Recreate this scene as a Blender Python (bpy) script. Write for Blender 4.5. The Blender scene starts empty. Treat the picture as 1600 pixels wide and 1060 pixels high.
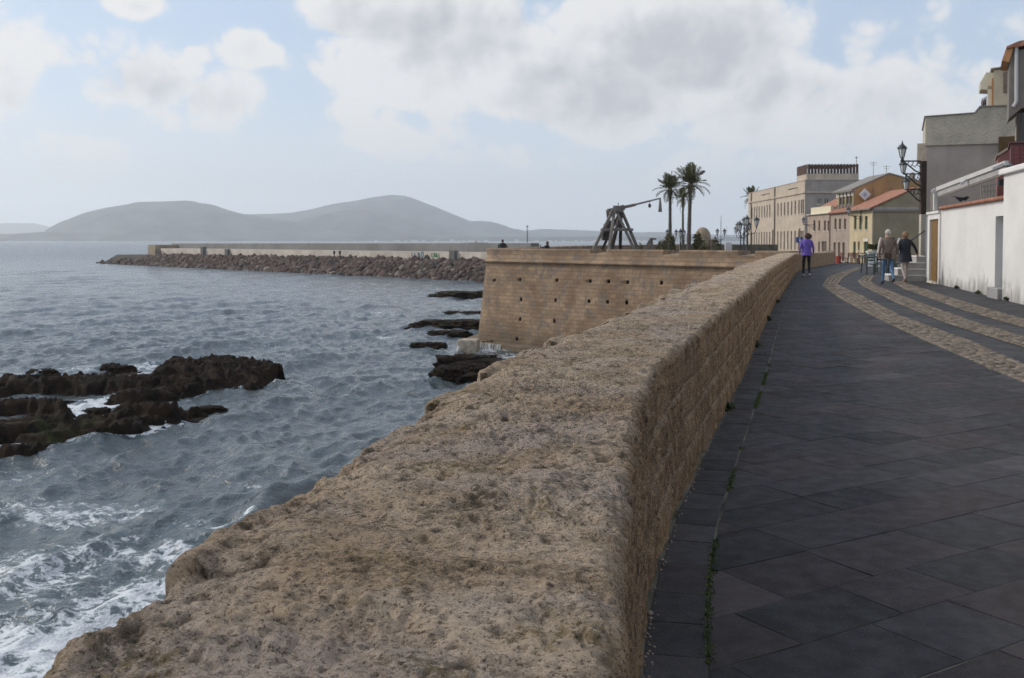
import bpy, bmesh, math, random
import numpy as np
from mathutils import Vector, Matrix
R = math.radians
rnd = random.Random(7)
scene = bpy.context.scene
COL = scene.collection

# ------------------------------------------------------------------ camera
F, YP, EYE, PITCH = 1556.0, 427.0, 1.43, math.atan(51.6 / 1556.0)
cam = bpy.data.cameras.new('camera')
cam.sensor_width = 36.0
cam.lens = 36.0 * F / 1600.0
cam.shift_y = -(530.0 - YP) / 1600.0
cam.clip_start = 0.05
cam.clip_end = 60000
cam.dof.use_dof = True
cam.dof.focus_distance = 2.8
cam.dof.aperture_fstop = 15.0
cam_o = bpy.data.objects.new('camera', cam)
COL.objects.link(cam_o)
cam_o.location = (0, 0, EYE)
cam_o.rotation_euler = (R(90) - PITCH, 0, 0)
scene.camera = cam_o
scene.render.resolution_x, scene.render.resolution_y = 1024, 678
scene.render.engine = 'CYCLES'
scene.cycles.use_denoising = True
scene.cycles.denoising_prefilter = 'NONE'
scene.cycles.sample_clamp_direct = 6.0
scene.cycles.max_bounces = 6
scene.cycles.volume_bounces = 4
scene.view_settings.view_transform = 'Standard'
scene.view_settings.look = 'None'
scene.view_settings.gamma = 1
scene.view_settings.exposure = 0.0

SUN_EL, SUN_AZ = 34.0, -72.0      # degrees; azimuth counted clockwise from the view heading (+Y)

# ------------------------------------------------------------------ sky
world = bpy.data.worlds.new('World')
scene.world = world
world.use_nodes = True
wn, wl = world.node_tree.nodes, world.node_tree.links
wn.clear()
def wnode(t, **k):
    n = wn.new(t)
    for a, b in k.items():
        setattr(n, a, b)
    return n
def wmath(op, a, b=None, clamp=False):
    n = wnode('ShaderNodeMath', operation=op, use_clamp=clamp)
    for i, v in enumerate((a, b)):
        if v is None:
            continue
        if isinstance(v, (int, float)):
            n.inputs[i].default_value = v
        else:
            wl.new(v, n.inputs[i])
    return n.outputs[0]
def wsmooth(v, a, b, lo=0.0, hi=1.0):
    n = wnode('ShaderNodeMapRange', interpolation_type='SMOOTHSTEP')
    wl.new(v, n.inputs[0])
    for i, q in enumerate((a, b, lo, hi)):
        n.inputs[i + 1].default_value = q
    return n.outputs[0]
def wmix(f, a, b):
    n = wnode('ShaderNodeMix', data_type='RGBA')
    if isinstance(f, (int, float)):
        n.inputs[0].default_value = f
    else:
        wl.new(f, n.inputs[0])
    for s, v in ((6, a), (7, b)):
        if isinstance(v, tuple):
            n.inputs[s].default_value = (*v, 1)
        else:
            wl.new(v, n.inputs[s])
    return n.outputs[2]
STR = 0.14
sky = wnode('ShaderNodeTexSky', sky_type='NISHITA', sun_disc=False)
sky.sun_elevation = R(SUN_EL)
sky.sun_rotation = R(SUN_AZ)
sky.altitude = 10
sky.air_density = 1.0
sky.dust_density = 2.0
sky.ozone_density = 1.5
tc = wnode('ShaderNodeTexCoord')
sep = wnode('ShaderNodeSeparateXYZ')
wl.new(tc.outputs['Generated'], sep.inputs[0])
elev = sep.outputs[2]
# clouds lie on a sheet overhead: directions are projected on it
den = wmath('ADD', wmath('MAXIMUM', elev, 0.0), 0.16)
cmb = wnode('ShaderNodeCombineXYZ')
wl.new(wmath('DIVIDE', sep.outputs[0], den), cmb.inputs[0])
wl.new(wmath('DIVIDE', sep.outputs[1], den), cmb.inputs[1])
def wnoise(vec, scale, detail, rough, dist=0.0, off=(0, 0, 0)):
    mp = wnode('ShaderNodeMapping')
    mp.inputs[1].default_value = off
    wl.new(vec, mp.inputs[0])
    n = wnode('ShaderNodeTexNoise', noise_dimensions='3D')
    n.inputs['Scale'].default_value = scale
    n.inputs['Detail'].default_value = detail
    n.inputs['Roughness'].default_value = rough
    n.inputs['Distortion'].default_value = dist
    wl.new(mp.outputs[0], n.inputs['Vector'])
    return n.outputs[0]
big = wnoise(cmb.outputs[0], 0.9, 3, 0.5, 0.2, (3.1, 1.7, 0))
gen = tc.outputs['Generated']
mid = wnoise(gen, 8.5, 8, 0.58, 0.0, (0.3, 0.1, 0.7))
soft = wnoise(gen, 3.4, 4, 0.5, 0.2, (5.3, 2.1, 1.7))
def pxdir(x, y):
    xc, yc = (x - 800.0) / F, (YP - y) / F
    c, s = math.cos(PITCH), math.sin(PITCH)
    v = Vector((xc, c + yc * s, -s + yc * c))
    return v.normalized()
# cumulus banks: (x, y, half width, half height, weight)
BANKS = [(125, 92, 95, 50, .72), (220, 135, 140, 66, .88), (340, 160, 120, 58, .85), (270, 180, 150, 40, .7), (385, 75, 62, 36, .85), (215, 8, 45, 22, .8), (310, 88, 34, 22, .6),
         (10, 130, 80, 110, .9), (20, 210, 120, 70, .7), (550, 20, 105, 70, 1.0), (700, 60, 230, 115, 1.22), (920, 130, 200, 95, 1.36), (1060, 80, 260, 130, 1.3),
         (1200, 150, 220, 110, .95), (780, 135, 120, 48, .7), (590, 118, 60, 36, .6), (930, 190, 150, 50, .9), (540, 178, 45, 30, .6),
         (1270, 50, 170, 75, .62), (1360, 170, 200, 110, .75), (620, 225, 200, 45, .55), (780, 250, 220, 50, .50), (90, 250, 190, 70, .52), (1150, 240, 260, 70, .50)]
acc = None
for (x, y, hw, hh, w_) in BANKS:
    c = pxdir(x, y)
    sb = wnode('ShaderNodeVectorMath', operation='SUBTRACT')
    wl.new(tc.outputs['Generated'], sb.inputs[0])
    sb.inputs[1].default_value = c
    ml = wnode('ShaderNodeVectorMath', operation='MULTIPLY')
    wl.new(sb.outputs[0], ml.inputs[0])
    ml.inputs[1].default_value = (F / hw, F / hw, F / hh)
    ln = wnode('ShaderNodeVectorMath', operation='LENGTH')
    wl.new(ml.outputs[0], ln.inputs[0])
    b = wsmooth(ln.outputs['Value'], 0.0, 1.55, w_, 0.0)
    acc = b if acc is None else wmath('MAXIMUM', acc, b)
# outside the part of the sky in view the same broken cloud goes on from noise
front = wsmooth(sep.outputs[1], 0.60, 0.86)
open_ = wmath('MULTIPLY', wsmooth(big, 0.36, 0.66), 0.95)
cover = wmath('ADD', wmath('MULTIPLY', acc, front), wmath('MULTIPLY', open_, wmath('SUBTRACT', 1.0, front)))
def puffs(off):                       # rounded billows: folded noise, octave by octave
    r = None
    for sc_, a_ in ((7.5, 1.0), (16.0, 0.52), (34.0, 0.27), (72.0, 0.15)):
        q = wmath('MULTIPLY', wmath('ABSOLUTE', wmath('SUBTRACT', wnoise(gen, sc_, 0, 0.5, 0.0, (off[0] + sc_ * .013, off[1], off[2])), 0.5)), 2.0 * a_)
        r = q if r is None else wmath('ADD', r, q)
    return r
p0, p1 = puffs((0, 0, 0)), puffs((-0.012, 0.0, 0.014))
dens = wmath('ADD', cover, wmath('MULTIPLY', wmath('SUBTRACT', p0, 0.40), 0.85))
dens = wmath('ADD', dens, wmath('MULTIPLY', wmath('SUBTRACT', mid, 0.5), 0.9))
dens = wmath('ADD', dens, wmath('MULTIPLY', wmath('SUBTRACT', soft, 0.5), 0.6))
alpha = wmath('ADD', wmath('MULTIPLY', wsmooth(dens, 0.42, 0.66), 0.8), wmath('MULTIPLY', wsmooth(dens, 0.16, 0.70), 0.2))
relief = wmath('MULTIPLY', wmath('SUBTRACT', p1, p0), 0.6)
thick = wmath('ADD', wmath('MULTIPLY', cover, 0.80), wmath('MULTIPLY', wmath('SUBTRACT', soft, 0.5), 0.9))
shade = wsmooth(wmath('ADD', thick, relief), 0.52, 1.22)
white, grey = tuple(v / STR for v in (0.875, 0.87, 0.87)), tuple(v / STR for v in (0.53, 0.545, 0.59))
cloud = wmix(shade, white, grey)
blue = wmix(0.6, sky.outputs[0], tuple(v / STR for v in (0.50, 0.66, 0.90)))
veil = wmix(wsmooth(elev, 0.0, 0.19, 0.95, 0.12), blue, tuple(v / STR for v in (0.82, 0.88, 0.95)))
final = wmix(wmath('MULTIPLY', alpha, wsmooth(elev, 0.02, 0.13, 0.25, 0.97)), veil, cloud)
bg = wnode('ShaderNodeBackground')
bg.inputs[1].default_value = STR
wl.new(final, bg.inputs[0])
wo = wnode('ShaderNodeOutputWorld')
wl.new(bg.outputs[0], wo.inputs[0])

# ------------------------------------------------------------------ sun (veiled by cloud: soft and weak)
sun = bpy.data.lights.new('sun', 'SUN')
sun.energy = 2.3
sun.angle = R(10)
sun.color = (1.0, 0.93, 0.83)
sun_o = bpy.data.objects.new('sun', sun)
COL.objects.link(sun_o)
sv = Vector((math.sin(R(SUN_AZ)) * math.cos(R(SUN_EL)), math.cos(R(SUN_AZ)) * math.cos(R(SUN_EL)), math.sin(R(SUN_EL))))
sun_o.rotation_euler = sv.to_track_quat('Z', 'Y').to_euler()
sun_o.location = sv * 60

# ------------------------------------------------------------------ helpers
SEA = -5.77
def ray(x, y):
    xc, yc = (x - 800.0) / F, (YP - y) / F
    c, s = math.cos(PITCH), math.sin(PITCH)
    return xc, c + yc * s, -s + yc * c
def at(x, y, Y):                      # the point seen at a photo pixel, Y metres ahead
    d = ray(x, y); t = Y / d[1]
    return Vector((d[0] * t, Y, EYE + d[2] * t))
def on(x, y, z):                      # the point seen at a photo pixel on the level z
    d = ray(x, y); t = (z - EYE) / d[2]
    return Vector((d[0] * t, d[1] * t, z))

def hash3(i, j, k, seed):
    n = (i * 374761393 + j * 668265263 + k * 2147483647 + seed * 1274126177) & 0xFFFFFFFF
    n = ((n ^ (n >> 13)) * 1274126177) & 0xFFFFFFFF
    n = (n ^ (n >> 16)) & 0xFFFFFFFF
    n = (n * 2246822519) & 0xFFFFFFFF
    return ((n ^ (n >> 15)) & 0xFFFFFF) / float(0xFFFFFF) * 2 - 1
def noise(p, seed=0):                 # smooth value noise, p (n,3) -> (n,) in -1..1
    f = np.floor(p); i = f.astype(np.int64); t = p - f
    t = t * t * t * (t * (t * 6 - 15) + 10)
    r = 0
    for a in (0, 1):
        wa = t[:, 0] if a else 1 - t[:, 0]
        for b in (0, 1):
            wb = t[:, 1] if b else 1 - t[:, 1]
            for c in (0, 1):
                wc = t[:, 2] if c else 1 - t[:, 2]
                r = r + wa * wb * wc * hash3(i[:, 0] + a, i[:, 1] + b, i[:, 2] + c, seed)
    return r
def fbm(p, octaves=4, seed=0, gain=0.5):
    r, a, s = 0, 1.0, 0
    for o in range(octaves):
        r = r + a * noise(p * (2.03 ** o) + o * 17.3, seed + o)
        s += a; a *= gain
    return r / s

def setp(o, label=None, cat=None, group=None, kind=None):
    for k, v in (('label', label), ('category', cat), ('group', group), ('kind', kind)):
        if v:
            o[k] = v
    return o
def link(name, me, mat=None, parent=None):
    o = bpy.data.objects.new(name, me)
    COL.objects.link(o)
    if mat and me and not me.materials:
        for m in (mat if isinstance(mat, (list, tuple)) else [mat]):
            me.materials.append(m)
    if parent:
        o.parent = parent
    return o
def thing(name, label, cat, loc=(0, 0, 0), rz=0.0, group=None):
    o = bpy.data.objects.new(name, None)
    o.empty_display_size = 0.3
    COL.objects.link(o)
    o.location = loc
    o.rotation_euler = (0, 0, rz)
    return setp(o, label, cat, group)
def np_mesh(name, V, Q, smooth=True, attrs=None):
    V = np.asarray(V, dtype=np.float32); Q = np.asarray(Q, dtype=np.int32)
    n = Q.shape[1]
    me = bpy.data.meshes.new(name)
    me.vertices.add(len(V)); me.vertices.foreach_set('co', V.ravel())
    me.loops.add(Q.size); me.loops.foreach_set('vertex_index', Q.ravel())
    me.polygons.add(len(Q))
    me.polygons.foreach_set('loop_start', np.arange(0, Q.size, n, dtype=np.int32))
    if smooth:
        me.polygons.foreach_set('use_smooth', np.ones(len(Q), dtype=bool))
    me.update(calc_edges=True)
    for k, v in (attrs or {}).items():
        v = np.asarray(v, dtype=np.float32)
        if v.ndim == 1:
            a = me.attributes.new(k, 'FLOAT', 'POINT'); a.data.foreach_set('value', v)
        else:
            a = me.attributes.new(k, 'FLOAT_COLOR', 'POINT')
            a.data.foreach_set('color', np.c_[v, np.ones(len(v))].astype(np.float32).ravel())
    return me
def grid_quads(nr, nc):
    i = np.arange(nr - 1)[:, None] * nc + np.arange(nc - 1)[None, :]
    return np.stack([i, i + 1, i + nc + 1, i + nc], -1).reshape(-1, 4)

class MB:                             # collects simple shapes; build() links them as one mesh
    def __init__(s):
        s.v, s.f = [], []
    def poly(s, *pts):
        b = len(s.v); s.v += [tuple(p) for p in pts]; s.f.append(tuple(range(b, b + len(pts)))); return s
    def box(s, x0, x1, y0, y1, z0, z1):
        b = len(s.v)
        s.v += [(x, y, z) for z in (z0, z1) for y in (y0, y1) for x in (x0, x1)]
        s.f += [tuple(b + k for k in q) for q in ((0, 2, 3, 1), (4, 5, 7, 6), (0, 1, 5, 4), (2, 6, 7, 3), (0, 4, 6, 2), (1, 3, 7, 5))]
        return s
    def beam(s, p, q, w, h=None, w2=None, h2=None):
        p, q = Vector(p), Vector(q); h = h or w; w2 = w2 or w; h2 = h2 or h
        d = (q - p).normalized(); up = Vector((0, 0, 1)) if abs(d.z) < 0.95 else Vector((0, 1, 0))
        a = d.cross(up).normalized(); c = a.cross(d)
        b = len(s.v)
        for o, ww, hh in ((p, w, h), (q, w2, h2)):
            s.v += [tuple(o + a * (sx * ww / 2) + c * (sz * hh / 2)) for sx, sz in ((-1, -1), (1, -1), (1, 1), (-1, 1))]
        s.f += [tuple(b + k for k in t) for t in ((3, 2, 1, 0), (4, 5, 6, 7), (0, 1, 5, 4), (1, 2, 6, 5), (2, 3, 7, 6), (3, 0, 4, 7))]
        return s
    def tube(s, pts, rad, n=8, cap=True):
        pts = [Vector(p) for p in pts]; b = len(s.v); m = len(pts)
        if not isinstance(rad, (list, tuple)):
            rad = [rad] * m
        for i, p in enumerate(pts):
            d = (pts[min(i + 1, m - 1)] - pts[max(i - 1, 0)]).normalized()
            up = Vector((0, 0, 1)) if abs(d.z) < 0.9 else Vector((0, 1, 0))
            a = d.cross(up).normalized(); c = a.cross(d)
            for k in range(n):
                t = 2 * math.pi * k / n
                s.v.append(tuple(p + (a * math.cos(t) + c * math.sin(t)) * rad[i]))
        for i in range(m - 1):
            for k in range(n):
                s.f.append((b + i * n + k, b + i * n + (k + 1) % n, b + (i + 1) * n + (k + 1) % n, b + (i + 1) * n + k))
        if cap:
            s.f.append(tuple(b + k for k in range(n))[::-1]); s.f.append(tuple(b + (m - 1) * n + k for k in range(n)))
        return s
    def lathe(s, prof, c=(0, 0, 0), n=12, sx=1.0, sy=1.0, rot=0.0):
        b = len(s.v); m = len(prof)
        for r, z in prof:
            for k in range(n):
                t = 2 * math.pi * k / n + rot
                s.v.append((c[0] + math.cos(t) * r * sx, c[1] + math.sin(t) * r * sy, c[2] + z))
        for i in range(m - 1):
            for k in range(n):
                s.f.append((b + i * n + k, b + i * n + (k + 1) % n, b + (i + 1) * n + (k + 1) % n, b + (i + 1) * n + k))
        s.f.append(tuple(b + k for k in range(n))[::-1]); s.f.append(tuple(b + (m - 1) * n + k for k in range(n)))
        return s
    def prism(s, pts, ext):
        ext = Vector(ext); b = len(s.v); n = len(pts)
        s.v += [tuple(p) for p in pts] + [tuple(Vector(p) + ext) for p in pts]
        s.f.append(tuple(range(b, b + n))[::-1]); s.f.append(tuple(range(b + n, b + 2 * n)))
        for k in range(n):
            s.f.append((b + k, b + (k + 1) % n, b + n + (k + 1) % n, b + n + k))
        return s
    def wall(s, O, U, N, W, H, holes, depth, back=False):   # upright face with recessed openings; holes (u0,u1,z0,z1)
        O, U, N = Vector(O), Vector(U), Vector(N); Z = Vector((0, 0, 1))
        us = sorted({0.0, W, *[q for h in holes for q in h[:2]]}); zs = sorted({0.0, H, *[q for h in holes for q in h[2:]]})
        P = lambda u, z, d=0.0: O + U * u + Z * z - N * d
        for i in range(len(us) - 1):
            for j in range(len(zs) - 1):
                um, zm = (us[i] + us[i + 1]) / 2, (zs[j] + zs[j + 1]) / 2
                if not any(h[0] < um < h[1] and h[2] < zm < h[3] for h in holes):
                    s.poly(P(us[i], zs[j]), P(us[i + 1], zs[j]), P(us[i + 1], zs[j + 1]), P(us[i], zs[j + 1]))
        for a, b, c, d in holes:
            for (u0, z0, u1, z1) in ((a, c, b, c), (b, c, b, d), (b, d, a, d), (a, d, a, c)):
                s.poly(P(u0, z0), P(u0, z0, depth), P(u1, z1, depth), P(u1, z1))
            if back:
                s.poly(P(a, c, depth), P(b, c, depth), P(b, d, depth), P(a, d, depth))
        return s
    def mesh(s, name, smooth=False):
        me = bpy.data.meshes.new(name); me.from_pydata(s.v, [], s.f); me.update()
        if smooth:
            me.polygons.foreach_set('use_smooth', [True] * len(me.polygons))
        return me
    def build(s, name, mat, parent=None, smooth=False, bevel=0.0):
        o = link(name, s.mesh(name, smooth), mat, parent)
        if bevel:
            m = o.modifiers.new('bevel', 'BEVEL'); m.width = bevel; m.segments = 2; m.limit_method = 'ANGLE'
        return o

# ------------------------------------------------------------------ materials
class NT:
    def __init__(s, name):
        s.m = bpy.data.materials.new(name); s.m.use_nodes = True
        s.n, s.l = s.m.node_tree.nodes, s.m.node_tree.links
        s.p = s.n['Principled BSDF']
        s.tc = s.n.new('ShaderNodeTexCoord')
    def put(s, sock, v):
        if isinstance(v, (int, float)):
            sock.default_value = v
        elif isinstance(v, tuple):
            sock.default_value = (*v, 1) if len(v) == 3 and sock.type == 'RGBA' else v
        else:
            s.l.new(v, sock)
    def noise(s, scale, detail=4, rough=0.5, dist=0.0, vec=None, stretch=None, out=0):
        v = vec or s.tc.outputs['Object']
        if stretch:
            mp = s.n.new('ShaderNodeMapping'); mp.inputs[3].default_value = stretch; s.l.new(v, mp.inputs[0]); v = mp.outputs[0]
        n = s.n.new('ShaderNodeTexNoise'); s.l.new(v, n.inputs['Vector'])
        for k, q in (('Scale', scale), ('Detail', detail), ('Roughness', rough), ('Distortion', dist)):
            n.inputs[k].default_value = q
        return n.outputs[out]
    def ramp(s, v, a, b, lo=0.0, hi=1.0):
        n = s.n.new('ShaderNodeMapRange'); n.interpolation_type = 'SMOOTHSTEP'; s.l.new(v, n.inputs[0])
        for i, q in enumerate((a, b, lo, hi)):
            s.put(n.inputs[i + 1], q)
        return n.outputs[0]
    def mix(s, f, a, b, mode='MIX'):
        n = s.n.new('ShaderNodeMix'); n.data_type = 'RGBA'; n.blend_type = mode
        s.put(n.inputs[0], f); s.put(n.inputs[6], a); s.put(n.inputs[7], b)
        return n.outputs[2]
    def math(s, op, a, b=0.0, clamp=False):
        n = s.n.new('ShaderNodeMath'); n.operation = op; n.use_clamp = clamp
        s.put(n.inputs[0], a); s.put(n.inputs[1], b)
        return n.outputs[0]
    def attr(s, name, out='Fac'):
        n = s.n.new('ShaderNodeAttribute'); n.attribute_name = name
        return n.outputs[out]
    def bump(s, h, strength, dist, prev=None):
        n = s.n.new('ShaderNodeBump'); n.inputs['Strength'].default_value = strength; n.inputs['Distance'].default_value = dist
        s.l.new(h, n.inputs['Height'])
        if prev:
            s.l.new(prev, n.inputs['Normal'])
        return n.outputs[0]
    def done(s, color, rough=0.8, normal=None, spec=None, metal=None):
        s.put(s.p.inputs['Base Color'], color); s.put(s.p.inputs['Roughness'], rough)
        if normal:
            s.l.new(normal, s.p.inputs['Normal'])
        if spec is not None:
            s.p.inputs['Specular IOR Level'].default_value = spec
        if metal is not None:
            s.p.inputs['Metallic'].default_value = metal
        return s.m
def plain(name, c, rough=0.75, var=0.18, scale=3.0, bump=0.0, bscale=40.0, bdist=0.01, metal=None, streak=0.0, tint=False):
    t = NT(name)
    a = tuple(v * (1 - var) for v in c); b = tuple(min(v * (1 + var), 1) for v in c)
    col = t.mix(t.ramp(t.noise(scale, 5, 0.6), 0.3, 0.7), a, b)
    if streak:                        # rain streaks and grime of the plaster itself
        col = t.mix(t.math('MULTIPLY', t.ramp(t.noise(1.6, 5, 0.6, 0.3, stretch=(1, 1, 0.25)), 0.48, 0.75), streak), col, tuple(v * 0.55 for v in c))
    if tint:
        col = t.mix(1.0, col, t.attr('tint', 'Color'), 'MULTIPLY')
    nrm = t.bump(t.noise(bscale, 4, 0.6), bump, bdist) if bump else None
    return t.done(col, rough, nrm, metal=metal)
# weathered sandstone of the parapet
def stone_mat():
    t = NT('parapet_stone')
    a = t.ramp(t.noise(2.2, 6, 0.65, 0.4), 0.35, 0.66)
    col = t.mix(a, (0.50, 0.36, 0.235), (0.66, 0.52, 0.385))
    col = t.mix(t.ramp(t.noise(1.3, 5, 0.6, 0.6), 0.46, 0.66, 0, 0.75), col, (0.53, 0.435, 0.375))          # greyish pink weathering
    blot = t.math('MULTIPLY', t.ramp(t.noise(6.0, 8, 0.74, 0.5), 0.46, 0.62), t.ramp(t.noise(48, 5, 0.7), 0.36, 0.56))
    col = t.mix(t.math('MULTIPLY', blot, 0.85), col, (0.135, 0.105, 0.068))                                  # dark lichen blotches
    och = t.math('MULTIPLY', t.ramp(t.noise(3.1, 6, 0.68, 0.8), 0.53, 0.66), t.ramp(t.noise(60, 4, 0.7), 0.38, 0.58))
    col = t.mix(t.math('MULTIPLY', och, 0.8), col, (0.20, 0.145, 0.045))                                     # ochre lichen
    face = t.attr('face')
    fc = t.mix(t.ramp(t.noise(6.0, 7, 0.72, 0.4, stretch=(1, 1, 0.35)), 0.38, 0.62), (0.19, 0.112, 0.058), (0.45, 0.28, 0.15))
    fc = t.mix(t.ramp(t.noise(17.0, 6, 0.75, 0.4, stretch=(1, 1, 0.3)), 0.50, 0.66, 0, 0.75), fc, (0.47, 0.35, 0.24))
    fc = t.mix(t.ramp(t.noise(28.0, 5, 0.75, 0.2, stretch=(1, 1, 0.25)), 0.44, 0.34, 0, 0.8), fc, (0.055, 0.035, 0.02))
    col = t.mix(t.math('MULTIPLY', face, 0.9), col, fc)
    col = t.mix(t.math('MULTIPLY', t.attr('jn'), 0.9), col, (0.52, 0.42, 0.31))                              # pale mortar in the joints
    g = t.noise(105, 6, 0.8)
    col = t.mix(t.ramp(g, 0.50, 0.38, 0.0, 0.9), col, (0.07, 0.052, 0.035))
    col = t.mix(t.ramp(t.noise(150, 4, 0.75), 0.57, 0.68, 0, 0.8), col, (0.62, 0.54, 0.46))                  # pale shell grains
    col = t.mix(t.attr('pit'), col, (0.085, 0.062, 0.04))
    n1 = t.bump(t.noise(34, 6, 0.78, 0.3), 1.0, 0.030)
    n2 = t.bump(g, 1.0, 0.014, n1)
    return t.done(col, 0.92, n2, spec=0.2)
M = {}
M['stone'] = stone_mat()
M['core'] = plain('parapet_core', (0.19, 0.13, 0.085), 0.95, 0.3, 5, 0.5, 60, 0.01)

# ---- ground levels and the parapet line (inner foot), metres
def gz(Y):
    return np.interp(Y, [-60, 42, 70, 88, 120, 400], [0, 0, -0.25, -0.62, -0.9, -1.0])
PY = np.array([-9, -4, -2, 0, 1.3, 1.9, 2.8, 3.8, 4.9, 6.1, 8.2, 10.4, 15.5, 21.2, 32, 44.5, 49, 55, 62, 71.0])
PX = np.array([-1.25, -.6, -.31, -.03, .148, .226, .35, .51, .78, 1.13, 1.76, 2.42, 3.90, 5.58, 8.9, 12.73, 14.25, 16.6, 19.4, 23.0])
_yy = np.arange(-9, 71, 0.05)
_xx = np.interp(_yy, PY, PX)
_k = np.hanning(31); _k /= _k.sum()
_xs = np.convolve(np.pad(_xx, 15, mode='reflect', reflect_type='odd'), _k, 'valid')
def px_in(Y):
    return np.interp(Y, _yy, _xs)
def px_dir(Y):
    d = (px_in(Y + 0.1) - px_in(Y - 0.1)) / 0.2
    return d / np.sqrt(1 + d * d), 1 / np.sqrt(1 + d * d)

# ---- cross section of the parapet: t runs over the outer face, top, inner face
WID, HGT, RI, RO = 0.80, 0.85, 0.055, 0.05
LO, LT, LI = 0.42, WID - RI - RO, HGT - RI
SEG = np.cumsum([0, LO, RO * math.pi / 2, LT, RI * math.pi / 2, LI])
TEND = SEG[-1]
def section(t):
    a = np.zeros_like(t); z = np.zeros_like(t); na = np.zeros_like(t); nz = np.zeros_like(t)
    m = t <= SEG[1]
    a[m] = WID; z[m] = HGT - RO - LO + t[m]; na[m] = 1
    m = (t > SEG[1]) & (t <= SEG[2]); w = (t[m] - SEG[1]) / RO
    a[m] = WID - RO + RO * np.cos(w); z[m] = HGT - RO + RO * np.sin(w); na[m] = np.cos(w); nz[m] = np.sin(w)
    m = (t > SEG[2]) & (t <= SEG[3])
    a[m] = WID - RO - (t[m] - SEG[2]); z[m] = HGT; nz[m] = 1
    m = (t > SEG[3]) & (t <= SEG[4]); w = (t[m] - SEG[3]) / RI
    a[m] = RI - RI * np.sin(w); z[m] = HGT - RI + RI * np.cos(w); na[m] = -np.sin(w); nz[m] = np.cos(w)
    m = t > SEG[4]
    z[m] = HGT - RI - (t[m] - SEG[4]); na[m] = -1
    return a, z, na, nz
def t_of_z(z):                       # on the inner face
    return SEG[4] + (HGT - RI - z)
def parapet_piece(name, s0, s1, t0, t1, ds, dt, parent, seed, shift=0.0, lift=0.0, groove=True):
    ns, nt = max(3, int(math.ceil((s1 - s0) / ds)) + 1), max(3, int(math.ceil((t1 - t0) / dt)) + 1)
    S = np.linspace(s0, s1, ns); T = np.linspace(t0, t1, nt)
    S = np.r_[S[0], S, S[-1]]; T = np.r_[T[0], T, T[-1]]                    # a skirt all round that dips into the joint
    SS, TT = np.meshgrid(S, T, indexing='ij'); s, t = SS.ravel(), TT.ravel()
    skirt = np.zeros(SS.shape, bool); skirt[0] = skirt[-1] = True; skirt[:, 0] = skirt[:, -1] = True
    skirt = skirt.ravel()
    a, z, na, nz = section(t)
    dx, dy = px_dir(s)
    bx, by = px_in(s), s
    px_, py_ = bx - dy * a, by + dx * a                                      # left of the walking direction = seaward
    z = z + gz(s)
    P = np.c_[px_, py_, z]
    big = fbm(P * 1.7, 3, 3) ; mid = fbm(P * 5.5, 4, 11); fine = fbm(P * 26, 3, 23)
    pit = noise(P * 16 + 3 * mid[:, None], 31) + 0.9 * noise(P * 47, 37) + 0.5 * big
    pitm = np.clip((pit - 0.62) * 1.5, 0, 1)
    rid = 1 - np.abs(noise(P * np.array([3.2, 8.0, 8.0]), 41)) * 2            # weathered ledges across the wall
    ontop = np.clip(nz, 0, 1)
    tr = fbm(P * np.array([2.6, 4.2, 3.5]), 4, 101, 0.55) * 3.2; fr = tr - np.floor(tr); terr = (np.floor(tr) + np.clip((fr - 0.5) * 5 + 0.5, 0, 1)) / 3.2   # scaled-off layers with small scarps
    rug = np.clip(fbm(P * 3.3, 3, 83) * 1.6 + 0.5, 0, 1)
    d = 0.014 * big + 0.007 * mid + 0.017 * terr + (0.004 + 0.010 * rug) * fine - 0.007 * pitm + 0.009 * np.clip(rid, 0, 1) * ontop + 0.0055 * rug * noise(P * 78, 85) - 0.006 * np.clip(noise(P * np.array([60, 60, 60.]), 87) - 0.35, 0, 1) * 2
    edge = np.exp(-((t - (SEG[1] + SEG[2]) / 2) / 0.10) ** 2)                 # the seaward edge is the most worn
    d = d - edge * (0.012 + 0.060 * np.clip(fbm(P * 2.9, 3, 57) + 0.12, 0, 1))
    edge2 = np.exp(-((t - (SEG[3] + SEG[4]) / 2) / 0.09) ** 2)
    d = d - edge2 * 0.045 * np.clip(fbm(P * 4.1, 4, 67, 0.6) * 2.2 - 0.1, 0, 1)
    strat = fbm(np.c_[P[:, 0] * 6, P[:, 1] * 6, P[:, 2] * 22], 3, 71)
    d = d - (1 - ontop) * 0.014 * terr + (1 - ontop) * (0.009 * strat - 0.010 * np.clip(noise(P * np.array([9, 9, 4.0]), 73), 0, 1))
    if groove:
        wob = 0.012 * noise(P * 7, 91)
        fill = 0.35 + 0.65 * np.clip(noise(P * 2.3, 97) + 0.4, 0, 1)
        e = np.minimum(s - s0, s1 - s) + wob
        g = np.exp(-(e / 0.016) ** 2)
        et = np.full_like(t, 9.0)
        if t0 > 0.01:
            et = np.minimum(et, t - t0 + wob)
        if t1 < TEND - 0.01:
            et = np.minimum(et, t1 - t + wob)
        g = np.maximum(g, np.exp(-(et / 0.014) ** 2))
        d = d - 0.026 * g * fill * (1 - 0.70 * ontop)
    jn = g * fill * (1 - ontop) if groove else 0 * t
    saw = shift - (0.02 + 0.05 * ((s0 * 7.31) % 1.0)) * (s - s0) / (s1 - s0) if shift else 0.0
    d = d + lift * ontop + (saw + (0.03 if shift else 0)) * np.clip(na, 0, 1) + (saw * 0.5 if shift else 0) * edge * ontop
    d = np.where(skirt, d - 0.12, d)
    P[:, 0] += (-dy * na) * d; P[:, 1] += (dx * na) * d; P[:, 2] += nz * d
    face = np.clip(-na, 0, 1) ** 1.5 + 0.35 * np.clip(na, 0, 1)
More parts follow.
